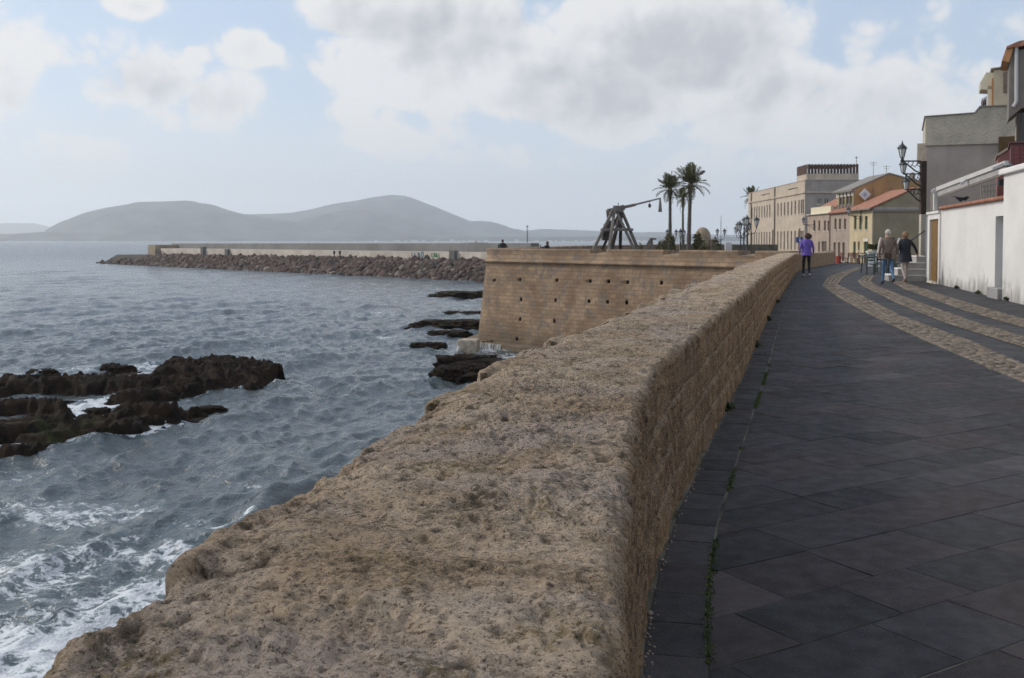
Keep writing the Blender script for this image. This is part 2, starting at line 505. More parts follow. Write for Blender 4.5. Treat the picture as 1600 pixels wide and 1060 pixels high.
    me = np_mesh(name, P, grid_quads(ns + 2, nt + 2), True, {'face': np.clip(face, 0, 1), 'pit': pitm * 0.75, 'jn': jn})
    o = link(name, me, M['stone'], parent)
    return o
wall = thing('stone_parapet', 'long worn sandstone parapet wall running along the dark paved promenade above the sea', 'parapet', (0, 0, 0))
ZC = 0.60                             # underside of the coping blocks on the inner face
def step_at(Y):
    return float(np.interp(Y, [-3, 0.6, 1.0, 3.5, 6, 12, 30], [0.05, 0.02, 0.0055, 0.0065, 0.011, 0.025, 0.06]))
s = -1.4
rw = random.Random(5)
SPLIT = 31.0
while s < SPLIT:
    e = min(s + rw.uniform(0.55, 0.95), SPLIT)
    if SPLIT - e < 0.3:
        e = SPLIT
    st = step_at(s)
    parapet_piece('coping_stone', s, e, 0.0, t_of_z(ZC), st, st, wall, 0, rw.uniform(-0.02, 0.035), 0.0)
    s = e
zs = [ZC, 0.40, 0.205, 0.0]
for c in range(3):
    s = 1.2 - 0.2 * c
    while s < SPLIT:
        e = min(s + rw.uniform(0.34, 0.62), SPLIT)
        if SPLIT - e < 0.2:
            e = SPLIT
        st = max(step_at(s), 0.009)
        parapet_piece('face_stone', s, e, t_of_z(zs[c]), t_of_z(zs[c + 1]), st, st, wall, 0, rw.uniform(-0.01, 0.01))
        s = e
parapet_piece('far_wall', SPLIT, 70.6, 0.0, TEND, 0.16, 0.045, wall, 0, groove=False)
parapet_piece('near_wall', -8.6, -1.4, 0.0, TEND, 0.08, 0.04, wall, 0, groove=False)
# core of the wall and the high sea wall below it
S = np.r_[np.arange(-8.7, 50.2, 0.4)]
prof = [(0.06, -0.3), (0.06, 0.79), (WID - 0.07, 0.79), (WID - 0.07, 0.0), (WID + 0.02, -0.05), (WID + 0.75, -6.6)]
V = []
for sv_ in S:
    dx, dy = px_dir(sv_)
    for a, z in prof:
        V.append((px_in(sv_) - dy * a, sv_ + dx * a, z + (gz(sv_) if z > -5 else 0)))
core = link('core', np_mesh('core', V, grid_quads(len(S), len(prof)), False), M['core'], wall)
S2 = np.r_[np.arange(50.2, 70.5, 0.4)]
prof2 = [(0.06, -0.3), (0.06, 0.79), (WID - 0.07, 0.79), (WID - 0.07, -0.4)]
V = []
for sv_ in S2:
    dx, dy = px_dir(sv_)
    for a, z in prof2:
        V.append((px_in(sv_) - dy * a, sv_ + dx * a, z + gz(sv_)))
link('core', np_mesh('core', V, grid_quads(len(S2), len(prof2)), False), M['core'], wall)
# end pier of the parapet
dx, dy = px_dir(70.5)
c0 = Vector((px_in(70.5) - dy * 0.37, 70.5 + dx * 0.37, 0))
mb = MB(); mb.box(-0.43, 0.43, -0.02, 0.9, -0.4 - 0.25, 0.66)
o = mb.build('end_pier', plain('pier_stone', (0.27, 0.185, 0.12), 0.9, 0.3, 5, 0.6, 50, 0.01), wall, bevel=0.04)
o.location = c0; o.rotation_euler = (0, 0, -math.atan2(dx, dy))

# ------------------------------------------------------------------ bastion plan
BJ, BC, BF, BE = Vector((15.6, 49.6)), Vector((-1.9, 68.2)), Vector((7.0, 104.0)), Vector((34.0, 165.0))
def left_edge(Y):                     # western edge of the land at a given Y
    if Y < 50.2:
        return px_in(Y) - 0.35
    if Y < BC.y:
        return BJ.x + (BC.x - BJ.x) * (Y - BJ.y) / (BC.y - BJ.y) + 0.6
    if Y < BF.y:
        return BC.x + (BF.x - BC.x) * (Y - BC.y) / (BF.y - BC.y) + 0.6
    return BF.x + (BE.x - BF.x) * (Y - BF.y) / (BE.y - BF.y) + 0.6
def paving_mat():
    t = NT('paving')
    col = t.mix(t.ramp(t.noise(0.7, 5, 0.6), 0.35, 0.68), (0.028, 0.027, 0.029), (0.047, 0.045, 0.047))
    b = t.n.new('ShaderNodeTexBrick'); mp = t.n.new('ShaderNodeMapping'); mp.inputs[2].default_value = (0, 0, R(31))
    t.l.new(t.tc.outputs['Object'], mp.inputs[0]); t.l.new(mp.outputs[0], b.inputs[0])
    b.inputs['Scale'].default_value = 1.0; b.inputs['Brick Width'].default_value = 0.65; b.inputs['Row Height'].default_value = 0.42
    b.inputs['Mortar Size'].default_value = 0.01
    b.inputs['Color1'].default_value = (0.8, 0.8, 0.8, 1); b.inputs['Color2'].default_value = (1.25, 1.2, 1.2, 1); b.inputs['Mortar'].default_value = (0.5, 0.5, 0.48, 1)
    col = t.mix(1.0, col, b.outputs['Color'], 'MULTIPLY')
    n = t.bump(t.noise(55, 5, 0.7), 0.5, 0.006)
    return t.done(col, t.ramp(t.noise(2.5, 4), 0.3, 0.7, 0.68, 0.85), n, spec=0.3)
M['paving'] = paving_mat()
rows = np.unique(np.r_[np.arange(-9, 110, 1.0), np.arange(110, 260, 6.0), BC.y, BF.y, BE.y])
V = []; NCX = 30
for Y in rows:
    xl = float(left_edge(Y)); w = (np.linspace(0, 1, NCX) ** 1.8) * (260 - xl)
    V += [(xl + q, Y, gz(Y)) for q in w]
setp(link('promenade_ground', np_mesh('promenade_ground', V, grid_quads(len(rows), NCX), True), M['paving']), kind='structure')

# ------------------------------------------------------------------ paving slabs
def slab_mat():
    t = NT('basalt_slab')
    col = t.mix(t.ramp(t.noise(14, 8, 0.75, 0.2), 0.35, 0.68), (0.025, 0.023, 0.0245), (0.036, 0.0325, 0.034))
    col = t.mix(1.0, col, t.attr('tint', 'Color'), 'MULTIPLY')
    col = t.mix(t.ramp(t.noise(1.1, 5, 0.7, 0.6), 0.54, 0.74, 0, 0.32), col, (0.085, 0.079, 0.079))       # dusty wear
    g = t.noise(230, 3, 0.7)
    col = t.mix(t.ramp(t.noise(120, 5, 0.75), 0.56, 0.68, 0, 0.7), col, (0.105, 0.10, 0.10))
    col = t.mix(t.ramp(t.noise(85, 5, 0.75), 0.45, 0.33, 0, 0.85), col, (0.012, 0.012, 0.013))
    spk = t.n.new('ShaderNodeTexVoronoi'); t.l.new(t.tc.outputs['Object'], spk.inputs[0]); spk.inputs['Scale'].default_value = 2.1
    col = t.mix(t.ramp(t.math('ADD', spk.outputs['Distance'], t.math('MULTIPLY', t.noise(40, 3), 0.04)), 0.052, 0.040, 0, 0.55), col, (0.26, 0.25, 0.24))   # gum and droppings
    n = t.bump(t.noise(70, 6, 0.8), 0.8, 0.010)
    n = t.bump(t.noise(7, 3, 0.5), 0.25, 0.02, n)
    return t.done(col, t.ramp(t.noise(9, 4), 0.3, 0.7, 0.66, 0.85), n, spec=0.3)
M['slab'] = slab_mat()
M['joint'] = plain('joint_dirt', (0.085, 0.076, 0.056), 0.95, 0.75, 2.5)
def clip(poly, p, n):                 # keep the side where (q-p).n >= 0
    out = []
    for i in range(len(poly)):
        a, b = poly[i], poly[(i + 1) % len(poly)]
        da, db = (a - p).dot(n), (b - p).dot(n)
        if da >= 0:
            out.append(a)
        if da * db < 0:
            out.append(a + (b - a) * (da / (da - db)))
    return out
def area(p):
    return 0.5 * abs(sum(p[i].x * p[(i + 1) % len(p)].y - p[(i + 1) % len(p)].x * p[i].y for i in range(len(p))))
def jit(x, y, k):
    return math.sin(x * 317.1 + y * 571.7 * k + k) 
def slab_geo(poly, top, V, Fc, tilt):
    c = sum(poly, Vector((0, 0))) / len(poly); b = len(V); n = len(poly)
    def inset(q, m):
        d = q - c; l = d.length
        return c + d * max(0.2, (l - m) / l)
    for (m, dz) in ((0.002, -0.03), (0.003, -0.003), (0.0055, 0.0)):
        for q in poly:
            r = inset(q, m) + Vector((jit(q.x, q.y, 1), jit(q.x, q.y, 2))) * (0.006 if dz == 0 else 0.003)
            V.append((r.x, r.y, top + dz + float(gz(r.y)) + (r.x - c.x) * tilt[0] + (r.y - c.y) * tilt[1]))
    for k in range(2):
        for i in range(n):
            Fc.append((b + k * n + i, b + k * n + (i + 1) % n, b + (k + 1) * n + (i + 1) % n, b + (k + 1) * n + i))
    Fc.append(tuple(range(b + 2 * n, b + 3 * n)))
# band edges in the photograph, traced on the ground
BAND = [([(1760, 672), (1600, 600), (1444, 533), (1366, 496), (1319, 471), (1284, 447), (1293, 435), (1340, 417.5)], [(1760, 632), (1600, 571), (1522, 536), (1412, 496), (1350, 464), (1310, 446), (1320, 434), (1352, 417.5)]),
        ([(1760, 590), (1600, 544), (1475, 505), (1400, 474), (1347, 447), (1340, 440), (1352, 431)], [(1760, 563), (1600, 527), (1515, 502), (1412, 464), (1369, 446), (1362, 440), (1368, 431)]),
        ([(1760, 549), (1600, 513), (1506, 486), (1412, 452), (1394, 441)], [(1760, 537), (1600, 500), (1490, 467), (1425, 446), (1404, 439)])]
def gl(x, y):                        # photo pixel on the promenade, following its level
    p = on(x, y, 0.0)
    for _ in range(6):
        p = on(x, y, float(gz(p.y)))
    return p
BL = [[np.array([(p.x, p.y) for p in (gl(*q) for q in e)]) for e in b] for b in BAND]
def band_x(b, e, Y):
    a = BL[b][e]; o = np.argsort(a[:, 1])
    return np.interp(Y, a[o, 1], a[o, 0])
KERB = 0.235
paving = setp(bpy.data.objects.new('paved_walk', None), kind='structure'); COL.objects.link(paving)
sl = []
rs = random.Random(11)
ang = R(31); U = Vector((math.cos(ang), math.sin(ang))); W = Vector((-math.sin(ang), math.cos(ang)))
r0 = -40
rw_ = []
w = -14.0
while w < 48:
    h = rs.uniform(0.30, 0.40); rw_.append((w, h)); w += h
for (w, h) in rw_:
    u = -16 + rs.uniform(0, 0.6)
    while u < 40:
        l = rs.uniform(0.42, 0.72)
        c = U * (u + l / 2) + W * (w + h / 2)
        if 0.8 < c.y < 46 and px_in(c.y) - 0.6 < c.x < band_x(0, 0, c.y) + 0.6 and (c.y > 9 or c.x < 9):
            poly = [U * u + W * w, U * (u + l) + W * w, U * (u + l) + W * (w + h), U * u + W * (w + h)]
            dx, dy = px_dir(c.y)
            poly = clip(poly, Vector((px_in(c.y) + dy * KERB, c.y - dx * KERB)), Vector((dy, -dx)))
            if len(poly) > 2:
                e = 0.15; xb = band_x(0, 0, c.y); sl_ = (band_x(0, 0, c.y + e) - band_x(0, 0, c.y - e)) / (2 * e)
                poly = clip(poly, Vector((xb - 0.01, c.y)), Vector((-1, sl_)).normalized())
            if len(poly) > 2 and area(poly) > 0.012:
                sl.append(poly)
        u += l
s = 0.9                               # narrow row of kerb slabs along the foot of the wall
while s < 46:
    e = s + rs.uniform(0.27, 0.36)
    q = []
    for (yy, off) in ((s, 0.015), (e, 0.015), (e, KERB - 0.012), (s, KERB - 0.012)):
        dx, dy = px_dir(yy); q.append(Vector((px_in(yy) + dy * off, yy - dx * off)))
    sl.append(q); s = e
def seen(poly):
    c = sum(poly, Vector((0, 0))) / len(poly)
    vis = abs(c.x / max(c.y, 0.1)) < 0.56 and c.y > 2.6
    return area(poly) / c.y ** 3 if vis else -c.y
sl.sort(key=seen, reverse=True)
def tone():
    g = max(.55, rs.gauss(1.0, 0.24)); q = rs.random()
    return (g * 1.18, g * 0.97, g * 0.95) if q < 0.30 else (g, g, g * 1.03) if q < 0.86 else (g * 1.5, g * 1.45, g * 1.45)
VV, FF, TT = [], [], []
for i, poly in enumerate(sl):
    top = 0.012 + rs.uniform(-0.0015, 0.0015); tl = (rs.uniform(-.003, .003), rs.uniform(-.003, .003)); tn = tone()
    if i < 290:
        V, Fc = [], []
        slab_geo(poly, top, V, Fc, tl)
        me = bpy.data.meshes.new('paving_slab'); me.from_pydata(V, [], Fc); me.update()
        a = me.attributes.new('tint', 'FLOAT_COLOR', 'POINT'); a.data.foreach_set('color', [*tn, 1.0] * len(V))
        link('paving_slab', me, M['slab'], paving)
    else:
        b = len(VV); slab_geo(poly, top, VV, FF, tl); TT += [*tn, 1.0] * (len(VV) - b)
me = bpy.data.meshes.new('far_slabs'); me.from_pydata(VV, [], FF); me.update()
a = me.attributes.new('tint', 'FLOAT_COLOR', 'POINT'); a.data.foreach_set('color', TT)
setp(link('far_slabs', me, M['slab'], paving), kind='stuff')
# dark bed under the slabs
ys = np.arange(0.6, 46.5, 0.5); V = []
for Y in ys:
    V += [(px_in(Y) - 0.1, Y, gz(Y) + 0.0085), (band_x(0, 0, Y) + 0.02, Y, gz(Y) + 0.0085)]
link('joint_bed', np_mesh('joint_bed', V, grid_quads(len(ys), 2), False), M['joint'], paving)

# ------------------------------------------------------------------ cobble bands
t = NT('cobble')
col = t.mix(1.0, t.mix(t.noise(30, 4), (0.11, 0.088, 0.066), (0.18, 0.148, 0.115)), t.attr('tint', 'Color'), 'MULTIPLY')
M['cobble'] = t.done(col, 0.8, t.bump(t.noise(60, 4), 0.5, 0.008))
M['cobble_bed'] = plain('cobble_bed', (0.085, 0.073, 0.057), 0.95, 0.3, 12)
rc = np.random.RandomState(3)
for b in range(3):
    y0 = max(BL[b][0][:, 1].min(), BL[b][1][:, 1].min()) + 0.02; y1 = min(BL[b][0][:, 1].max(), BL[b][1][:, 1].max()) - 0.05
    V, Q, T = [], [], []
    Y = y0; B_ = []
    while Y < y1:
        sz = 0.095 if Y < 20 else 0.13
        x0, x1 = band_x(b, 0, Y), band_x(b, 1, Y); x0, x1 = min(x0, x1), max(x0, x1)
        B_ += [(x0, Y, gz(Y) + 0.008), (x1, Y, gz(Y) + 0.008)]
        n = max(3, int((x1 - x0) / sz)); w = (x1 - x0) / n
        for k in range(n):
            cx, cy = x0 + (k + 0.5) * w + rc.uniform(-.012, .012), Y + rc.uniform(-.015, .015)
            a, c = w * rc.uniform(.40, .49), sz * rc.uniform(.40, .49); h = rc.uniform(0.012, 0.03); g = rc.uniform(.55, 1.45); rot = rc.uniform(-.4, .4)
            i0 = len(V); z = gz(Y) + 0.006
            for (f, dz) in ((1.0, 0.0), (0.86, 0.75 * h), (0.45, h)):
                for q in range(6):
                    th = q * math.pi / 3 + rot
                    V.append((cx + a * f * math.cos(th) * 1.1, cy + c * f * math.sin(th) * 1.1, z + dz)); T.append((g, g * rc.uniform(.94, 1.02), g * .96))
            for r_ in range(2):
                for q in range(6):
                    Q.append((i0 + r_ * 6 + q, i0 + r_ * 6 + (q + 1) % 6, i0 + r_ * 6 + 6 + (q + 1) % 6, i0 + r_ * 6 + 6 + q))
            Q.append((i0 + 12, i0 + 13, i0 + 14, i0 + 15)); Q.append((i0 + 12, i0 + 15, i0 + 16, i0 + 17))
        Y += sz
    strip = setp(link('cobble_strip', np_mesh('cobble_strip', V, Q, True, {'tint': np.array(T)}), M['cobble']), 'band of pale rounded cobbles set into the dark promenade paving', 'cobbles', kind='stuff')
    link('cobble_bed', np_mesh('cobble_bed', B_, grid_quads(len(B_) // 2, 2), False), M['cobble_bed'], strip)

# ------------------------------------------------------------------ moss and weeds
def leaf_cloud(name, pts, mat, size, parent=None, up=0.6, seed=1):
    r = np.random.RandomState(seed); V, Q = [], []
    for p in pts:
        d = r.normal(size=3); d[2] = abs(d[2]) + up; d /= np.linalg.norm(d)
        s_ = np.cross(d, r.normal(size=3)); s_ /= np.linalg.norm(s_); L = size * r.uniform(.6, 1.4); wd = L * 0.32
        p = np.array(p); b = len(V)
        V += [p, p + d * L * .5 + s_ * wd, p + d * L, p + d * L * .5 - s_ * wd]; Q.append((b, b + 1, b + 2, b + 3))
    return link(name, np_mesh(name, V, Q, False), mat, parent)
M['moss'] = plain('moss', (0.06, 0.085, 0.018), 0.9, 0.4, 30)
M['weed'] = plain('weed', (0.035, 0.05, 0.018), 0.8, 0.4, 20)
r = np.random.RandomState(9); pts = []
for Y in np.arange(2.6, 12.0, 0.0007):
    if noise(np.array([[Y * 2.2, 0, 0]]), 5)[0] + (0.62 if Y < 6.2 else 0.2 if Y < 8 else -0.05) < 0.0:
        continue
    dx, dy = px_dir(Y); off = KERB + r.normal() * 0.009
    pts.append((px_in(Y) + dy * off, Y - dx * off, 0.004))
setp(leaf_cloud('moss', pts, M['moss'], 0.013, seed=2), 'thin line of green moss in the joint beside the kerb slabs', 'moss', kind='stuff')
for i, (Y, n, lab) in enumerate([(8.3, 90, 'small green weed at the wall foot where the moss line fades'), (13.2, 160, 'low dark weed tuft at the foot of the sandstone parapet, beyond the first weed'),
                          (17.5, 200, 'leafy weed growing against the parapet foot between other weeds'), (22.5, 260, 'bushy weed at the parapet foot, closest to the woman in purple')]):
    dx, dy = px_dir(Y); q = []
    for k in range(n):
        off = abs(r.normal()) * 0.02 + 0.01; yy = Y + r.uniform(-1, 1) * 0.07
        q.append((px_in(yy) + dy * off, yy - dx * off, 0.01 + abs(r.normal()) * 0.02))
    setp(leaf_cloud('weed', q, M['weed'], 0.04, seed=20 + i), lab, 'weed')
# mortar crumbs along the wall foot
q = MB()
for k in range(300):
    Y = 2.6 + 20 * r.rand() ** 1.6; dx, dy = px_dir(Y); off = 0.012 + abs(r.normal()) * 0.016; sz = r.uniform(.002, .007) * (2 if r.rand() < .05 else 1)
    x, y = px_in(Y) + dy * off, Y - dx * off
    q.lathe([(sz, 0), (sz * 1.1, sz * .5), (sz * .5, sz)], (x, y, 0.010), 5, rot=r.rand())
setp(q.build('mortar_crumbs', plain('mortar', (0.22, 0.17, 0.13), 0.95, 0.3, 60)), 'pale crumbs of mortar fallen along the foot of the wall', 'rubble', kind='stuff')
# ------------------------------------------------------------------ sea
def sea_mat():
    t = NT('sea_water')
    foam = t.attr('foam'); pos = t.tc.outputs['Object']
    warp = t.n.new('ShaderNodeMix'); warp.data_type = 'VECTOR'; warp.inputs[0].default_value = 0.10
    t.l.new(pos, warp.inputs[4]); t.l.new(t.noise(0.8, 3, 0.5, 0, out=1), warp.inputs[5])
    lace = t.noise(2.6, 9, 0.74, 0.6)
    ridge = t.math('SUBTRACT', 1.0, t.math('MULTIPLY', t.math('ABSOLUTE', t.math('SUBTRACT', t.noise(1.7, 8, 0.68, 0.6), 0.5)), 6.0))
    patt = t.math('ADD', t.math('MULTIPLY', lace, 0.72), t.math('MULTIPLY', ridge, 0.26))
    thr = t.math('SUBTRACT', 1.02, foam)
    n = t.n.new('ShaderNodeMapRange'); n.interpolation_type = 'SMOOTHSTEP'
    t.l.new(patt, n.inputs[0]); t.l.new(thr, n.inputs[1]); t.l.new(t.math('ADD', thr, 0.13), n.inputs[2])
    mask = n.outputs[0]
    base = t.mix(t.ramp(t.noise(0.035, 4, 0.6), 0.35, 0.7), (0.060, 0.074, 0.080), (0.076, 0.091, 0.097))
    base = t.mix(t.ramp(foam, 0.15, 0.8, 0, 0.55), base, (0.10, 0.15, 0.16))                  # aerated water
    col = t.mix(mask, base, (0.58, 0.61, 0.64))
    far = t.attr('far')
    h1 = t.noise(0.55, 5, 0.62, 0.3, stretch=(1.0, 0.8, 1)); h2 = t.noise(2.6, 5, 0.65, 0.4); h3 = t.noise(0.12, 4, 0.6, 0.3, stretch=(1, .7, 1))
    n1 = t.bump(h3, 0.6, 2.0); n1 = t.bump(h1, 0.7, 0.36, n1); n1 = t.bump(t.noise(1.25, 5, 0.6, 0.3), 0.7, 0.19, n1); n1 = t.bump(h2, 0.8, 0.12, n1)
    return t.done(col, t.math('MAXIMUM', t.math('MULTIPLY', mask, 0.8), t.ramp(far, 0, 1, 0.13, 0.26)), n1)
M['sea'] = sea_mat()
reef_edges = []
def wave_setup():
    r = np.random.RandomState(12); comp = []
    for k in range(110):
        lam = math.exp(r.uniform(math.log(0.45), math.log(13.0)))
        th = R(-70) + r.normal() * (0.75 if lam < 4 else 0.40)      # waves run in toward the wall from the open sea
        amp = (0.0066 if lam < 2.0 else 0.0052 if lam < 4 else 0.0033) * lam ** 0.9 * r.uniform(0.5, 1.4) * (1.0 if lam < 9 else 0.7)
        comp.append((lam, th, amp, r.uniform(0, 6.283)))
    return comp
WAVES = wave_setup()
EDGE = []                             # (x, y, radius, strength) places where the sea breaks
def sea_build():
    th = np.r_[np.linspace(R(-80), R(-34), 60)[:-1], np.linspace(R(-34), R(14), 660)[:-1], np.linspace(R(14), R(44), 60)]
    rr = [11.0]
    while rr[-1] < 9500:
        q = rr[-1]; rr.append(q + max(0.085, q * q / 7000 * (0.40 if q < 260 else 0.6)))
    rr = np.array(rr); dr = np.gradient(rr)
    RR, TH = np.meshgrid(rr, th, indexing='ij')
    X0, Y0 = (RR * np.sin(TH)).ravel(), (RR * np.cos(TH)).ravel()
    dth = np.gradient(th)
    cell = np.maximum(dr[:, None] * 0.75, np.minimum(RR * dth[None, :], 50)).ravel()
    X, Y, Z = X0.copy(), Y0.copy(), np.zeros_like(X0); crest = np.zeros_like(X0)
    for lam, a, amp, ph in WAVES:
        k = 2 * math.pi / lam; kx, ky = k * math.sin(a + math.pi), k * math.cos(a + math.pi)
        w = np.clip((lam / (2.2 * cell) - 0.5) / 0.8, 0, 1); sel = w > 0
        f = kx * X0[sel] + ky * Y0[sel] + ph
        A = amp * w[sel]; c, s_ = np.cos(f), np.sin(f)
        Z[sel] += A * c; X[sel] -= 0.8 * A * s_ * kx / k; Y[sel] -= 0.8 * A * s_ * ky / k; crest[sel] += A * k * c
    grp = fbm(np.c_[X0 / 34, Y0 / 34, X0 * 0], 3, 5)
    gain = 1 + 0.45 * grp
    # a swell that stands up and breaks beside the wall
    def roller(px0, px1, width, height):
        a, b = on(*px0, SEA), on(*px1, SEA); d = Vector((b.x - a.x, b.y - a.y)); L = d.length; d /= L
        u = (X0 - a.x) * d.x + (Y0 - a.y) * d.y; v = (X0 - a.x) * (-d.y) + (Y0 - a.y) * d.x + 0.5 * noise(np.c_[X0 * .4, Y0 * .4, X0 * 0], 9)
        g = np.clip(u / 3 + .3, 0, 1) * np.clip((L - u) / 3 + .3, 0, 1)
        return g * height * np.exp(-(v / width) ** 2) * (1 + 0.5 * noise(np.c_[X0 * .7, Y0 * .7, X0 * 0], 19)), g, v
    R1, g1, v1 = roller((270, 885), (650, 700), 0.75, 0.42)
    Z = Z * gain + R1
    foam = np.zeros_like(Z)
    foam += np.clip(crest - 0.40, 0, 1) * 0.75 * (RR.ravel() < 400)
    foam += 0.26 * np.clip(fbm(np.c_[X0 / 9, Y0 / 5, X0 * 0], 4, 77) - 0.22, 0, 1) * 2.2 * np.clip(1.4 - RR.ravel() / 150, 0, 1)
    foam = np.maximum(foam, g1 * 0.62 * np.exp(-((v1 - 0.15) / 0.35) ** 2) * np.clip(0.55 + noise(np.c_[X0 * .5, Y0 * .5, X0 * 0], 29), 0, 1))
    for (x, y, rad, st) in EDGE:
        d = np.sqrt((X0 - x) ** 2 + (Y0 - y) ** 2) / rad
        foam = np.maximum(foam, st * (0.80 if st > .6 else 0.95) * np.clip(1.15 - d, 0, 1) ** 0.7)
    ix, iy = np.round((X0 - gx[0]) / 0.085).astype(int), np.round((Y0 - gy[0]) / 0.11).astype(int)
    ok = (ix >= 0) & (ix < len(gx)) & (iy >= 0) & (iy < len(gy))
    near = np.full_like(X0, -1.2); near[ok] = H[ix[ok], iy[ok]]
    foam = np.maximum(foam, np.clip(1 + near / 1.15, 0, 1) * (0.45 + 0.3 * noise(np.c_[X0 * .35, Y0 * .35, X0 * 0], 49)))
    P = np.c_[X, Y, Z + SEA]
    me = np_mesh('sea', P, grid_quads(len(rr), len(th)), True, {'foam': np.clip(foam, 0, 1), 'far': np.clip((RR.ravel() - 60) / 500, 0, 1)})
    setp(link('sea', me, M['sea']), kind='structure')

# churned foam beside the wall, and streaks farther out (photo pixels on the water, radius m, strength)
for (x, y, rad, st) in [(60, 1030, 5, .78), (150, 1000, 3.5, .85), (40, 900, 4.5, .66), (170, 860, 3.2, .62), (120, 800, 3.5, .56), (260, 870, 2.0, .70), (210, 930, 2.6, .74),
                        (200, 800, 3.0, .48), (20, 800, 5, .50), (300, 830, 1.6, .5), (60, 1150, 4, .85), (400, 775, 1.5, .50), (20, 745, 4, .45),
                        (600, 490, 6, .50), (560, 495, 5, .45), (430, 538, 4, .46), (600, 528, 3, .55), (480, 540, 5, .4), (640, 505, 3, .5), (690, 520, 5, .45), (720, 478, 6, .5), (680, 470, 8, .42), (700, 545, 3.5, .52), (770, 548, 3, .75), (830, 560, 5, .6),
                        (60, 590, 4, .62), (20, 605, 4, .60), (120, 580, 4, .52), (250, 580, 4, .55), (180, 572, 4, .5), (90, 640, 2.0, .55), (150, 660, 2.5, .50), (40, 672, 2, .5), (20, 700, 2.5, .62), (120, 690, 1.5, .55), (230, 572, 2.5, .6), (420, 575, 2, .45),
                        (210, 408, 8, .5), (368, 413, 7, .6), (330, 410, 8, .35), (700, 562, 3, .45), (650, 600, 3, .36), (380, 740, 2.5, .42), (470, 715, 2.0, .40)]:
    p = on(x, y, SEA); EDGE.append((p.x, p.y, rad, st))
# foam along the outside foot of the sea wall, out of the camera's sight
for Y in np.arange(-4, 48, 2.0):
    EDGE.append((float(px_in(Y)) - 2.0, Y, 2.6, 0.6))

# ------------------------------------------------------------------ reef and rocks
def rock_mat():
    t = NT('wet_rock')
    col = t.mix(t.ramp(t.noise(1.1, 6, 0.65, 0.4), 0.35, 0.68), (0.010, 0.0075, 0.006), (0.046, 0.029, 0.019))
    col = t.mix(t.ramp(t.noise(0.5, 4, 0.6, 0.5), 0.60, 0.75, 0, 0.6), col, (0.055, 0.040, 0.022))
    low = t.attr('algae'); col = t.mix(low, col, (0.06, 0.072, 0.022))
    n = t.bump(t.noise(3.2, 8, 0.75, 0.3), 1.0, 0.35)
    return t.done(col, t.ramp(t.noise(2.0, 4), 0.3, 0.7, 0.6, 0.95), n, spec=0.12)
M['rock'] = rock_mat()
def ledge_height(X, Y, line, depth, H, seed):
    """height of a tilted ledge whose seaward-facing front follows a polyline on the water"""
    pts = [on(x, y, SEA) for x, y in line]
    best = np.full(X.shape, 1e9); side = np.zeros(X.shape); along = np.zeros(X.shape)
    L = 0.0
    for a, b in zip(pts[:-1], pts[1:]):
        d = Vector((b.x - a.x, b.y - a.y)); l = d.length; d /= l
        u = np.clip((X - a.x) * d.x + (Y - a.y) * d.y, 0, l)
        qx, qy = a.x + d.x * u, a.y + d.y * u
        ds = np.hypot(X - qx, Y - qy); v = -(X - a.x) * d.y + (Y - a.y) * d.x
        m = ds < best
        best = np.where(m, ds, best); side = np.where(m, v, side); along = np.where(m, L + u, along); L += l
    inside = (side > 0)
    w = (0.45 * noise(np.c_[X.ravel() * .8, Y.ravel() * .8, X.ravel() * 0], seed) + 0.38 * fbm(np.c_[X.ravel() * 2.1, Y.ravel() * 2.1, X.ravel() * 0], 3, seed + 40)).reshape(X.shape)
    dist = np.where(inside, np.minimum(best + w, depth - best - w * 1.5), -best + w * 0.7)
    endf = np.clip(np.minimum(along / 1.2 + 0.2, (L - along + w) / 0.9 + 0.1), 0, 1)
    return np.where(dist > 0, 1, 0) * np.minimum(dist * 2.2, 1) * H * endf - np.where(dist <= 0, np.clip(-dist * 1.5, 0, 1.2), 0), inside
LEDGES = [([(-90, 634), (0, 620), (115, 616), (180, 618), (259, 617), (316, 613), (362, 612)], 2.6, 0.72, 1),
          ([(225, 600), (300, 598), (345, 606), (362, 608)], 4.0, 0.95, 12),
          ([(150, 634), (200, 636), (280, 628), (318, 616)], 1.9, 0.62, 2),
          ([(158, 668), (200, 666), (250, 662), (288, 655)], 1.7, 0.80, 3),
          ([(170, 672), (250, 668), (285, 663)], 1.1, 0.42, 4),
          ([(-90, 660), (0, 652), (86, 656), (136, 648)], 1.9, 0.66, 5),
          ([(-90, 702), (0, 695), (60, 690), (121, 678), (158, 668)], 2.4, 0.66, 6),
          ([(20, 676), (60, 674), (88, 668)], 1.8, 0.95, 16),
          ([(-60, 738), (3, 719), (58, 714), (95, 696), (161, 685), (224, 681), (250, 669)], 1.15, 0.40, 7)]
c0, c1 = on(-100, 740, SEA), on(420, 552, SEA)
gx = np.arange(-31.5, -12.0, 0.085); gy = np.arange(30.5, 58.0, 0.11)
X, Y = np.meshgrid(gx, gy, indexing='ij')
H = np.full(X.shape, -1.2)
for line, dep, h, sd in LEDGES:
    hh, _ = ledge_height(X, Y, line, dep, h, sd)
    H = np.maximum(H, hh)
P3 = np.c_[X.ravel(), Y.ravel(), X.ravel() * 0]
rough_ = fbm(P3 * np.array([0.9, 1.8, 1]), 5, 15, 0.6).reshape(X.shape)
crag = (1 - np.abs(fbm(P3 * np.array([1.3, 2.6, 1]), 4, 35, 0.6)) * 2.2).reshape(X.shape)
H = np.where(H > 0, H * 0.74 * (1.0 + 0.5 * rough_) + 0.30 * crag * np.clip(H * 3, 0, 1) - 0.10, H)
step = np.round(H * 5) / 5
H = np.where(H > 0.05, 0.55 * H + 0.45 * step, H)
Hn = H.ravel(); keep = Hn > -0.55
alg = np.zeros_like(Hn)
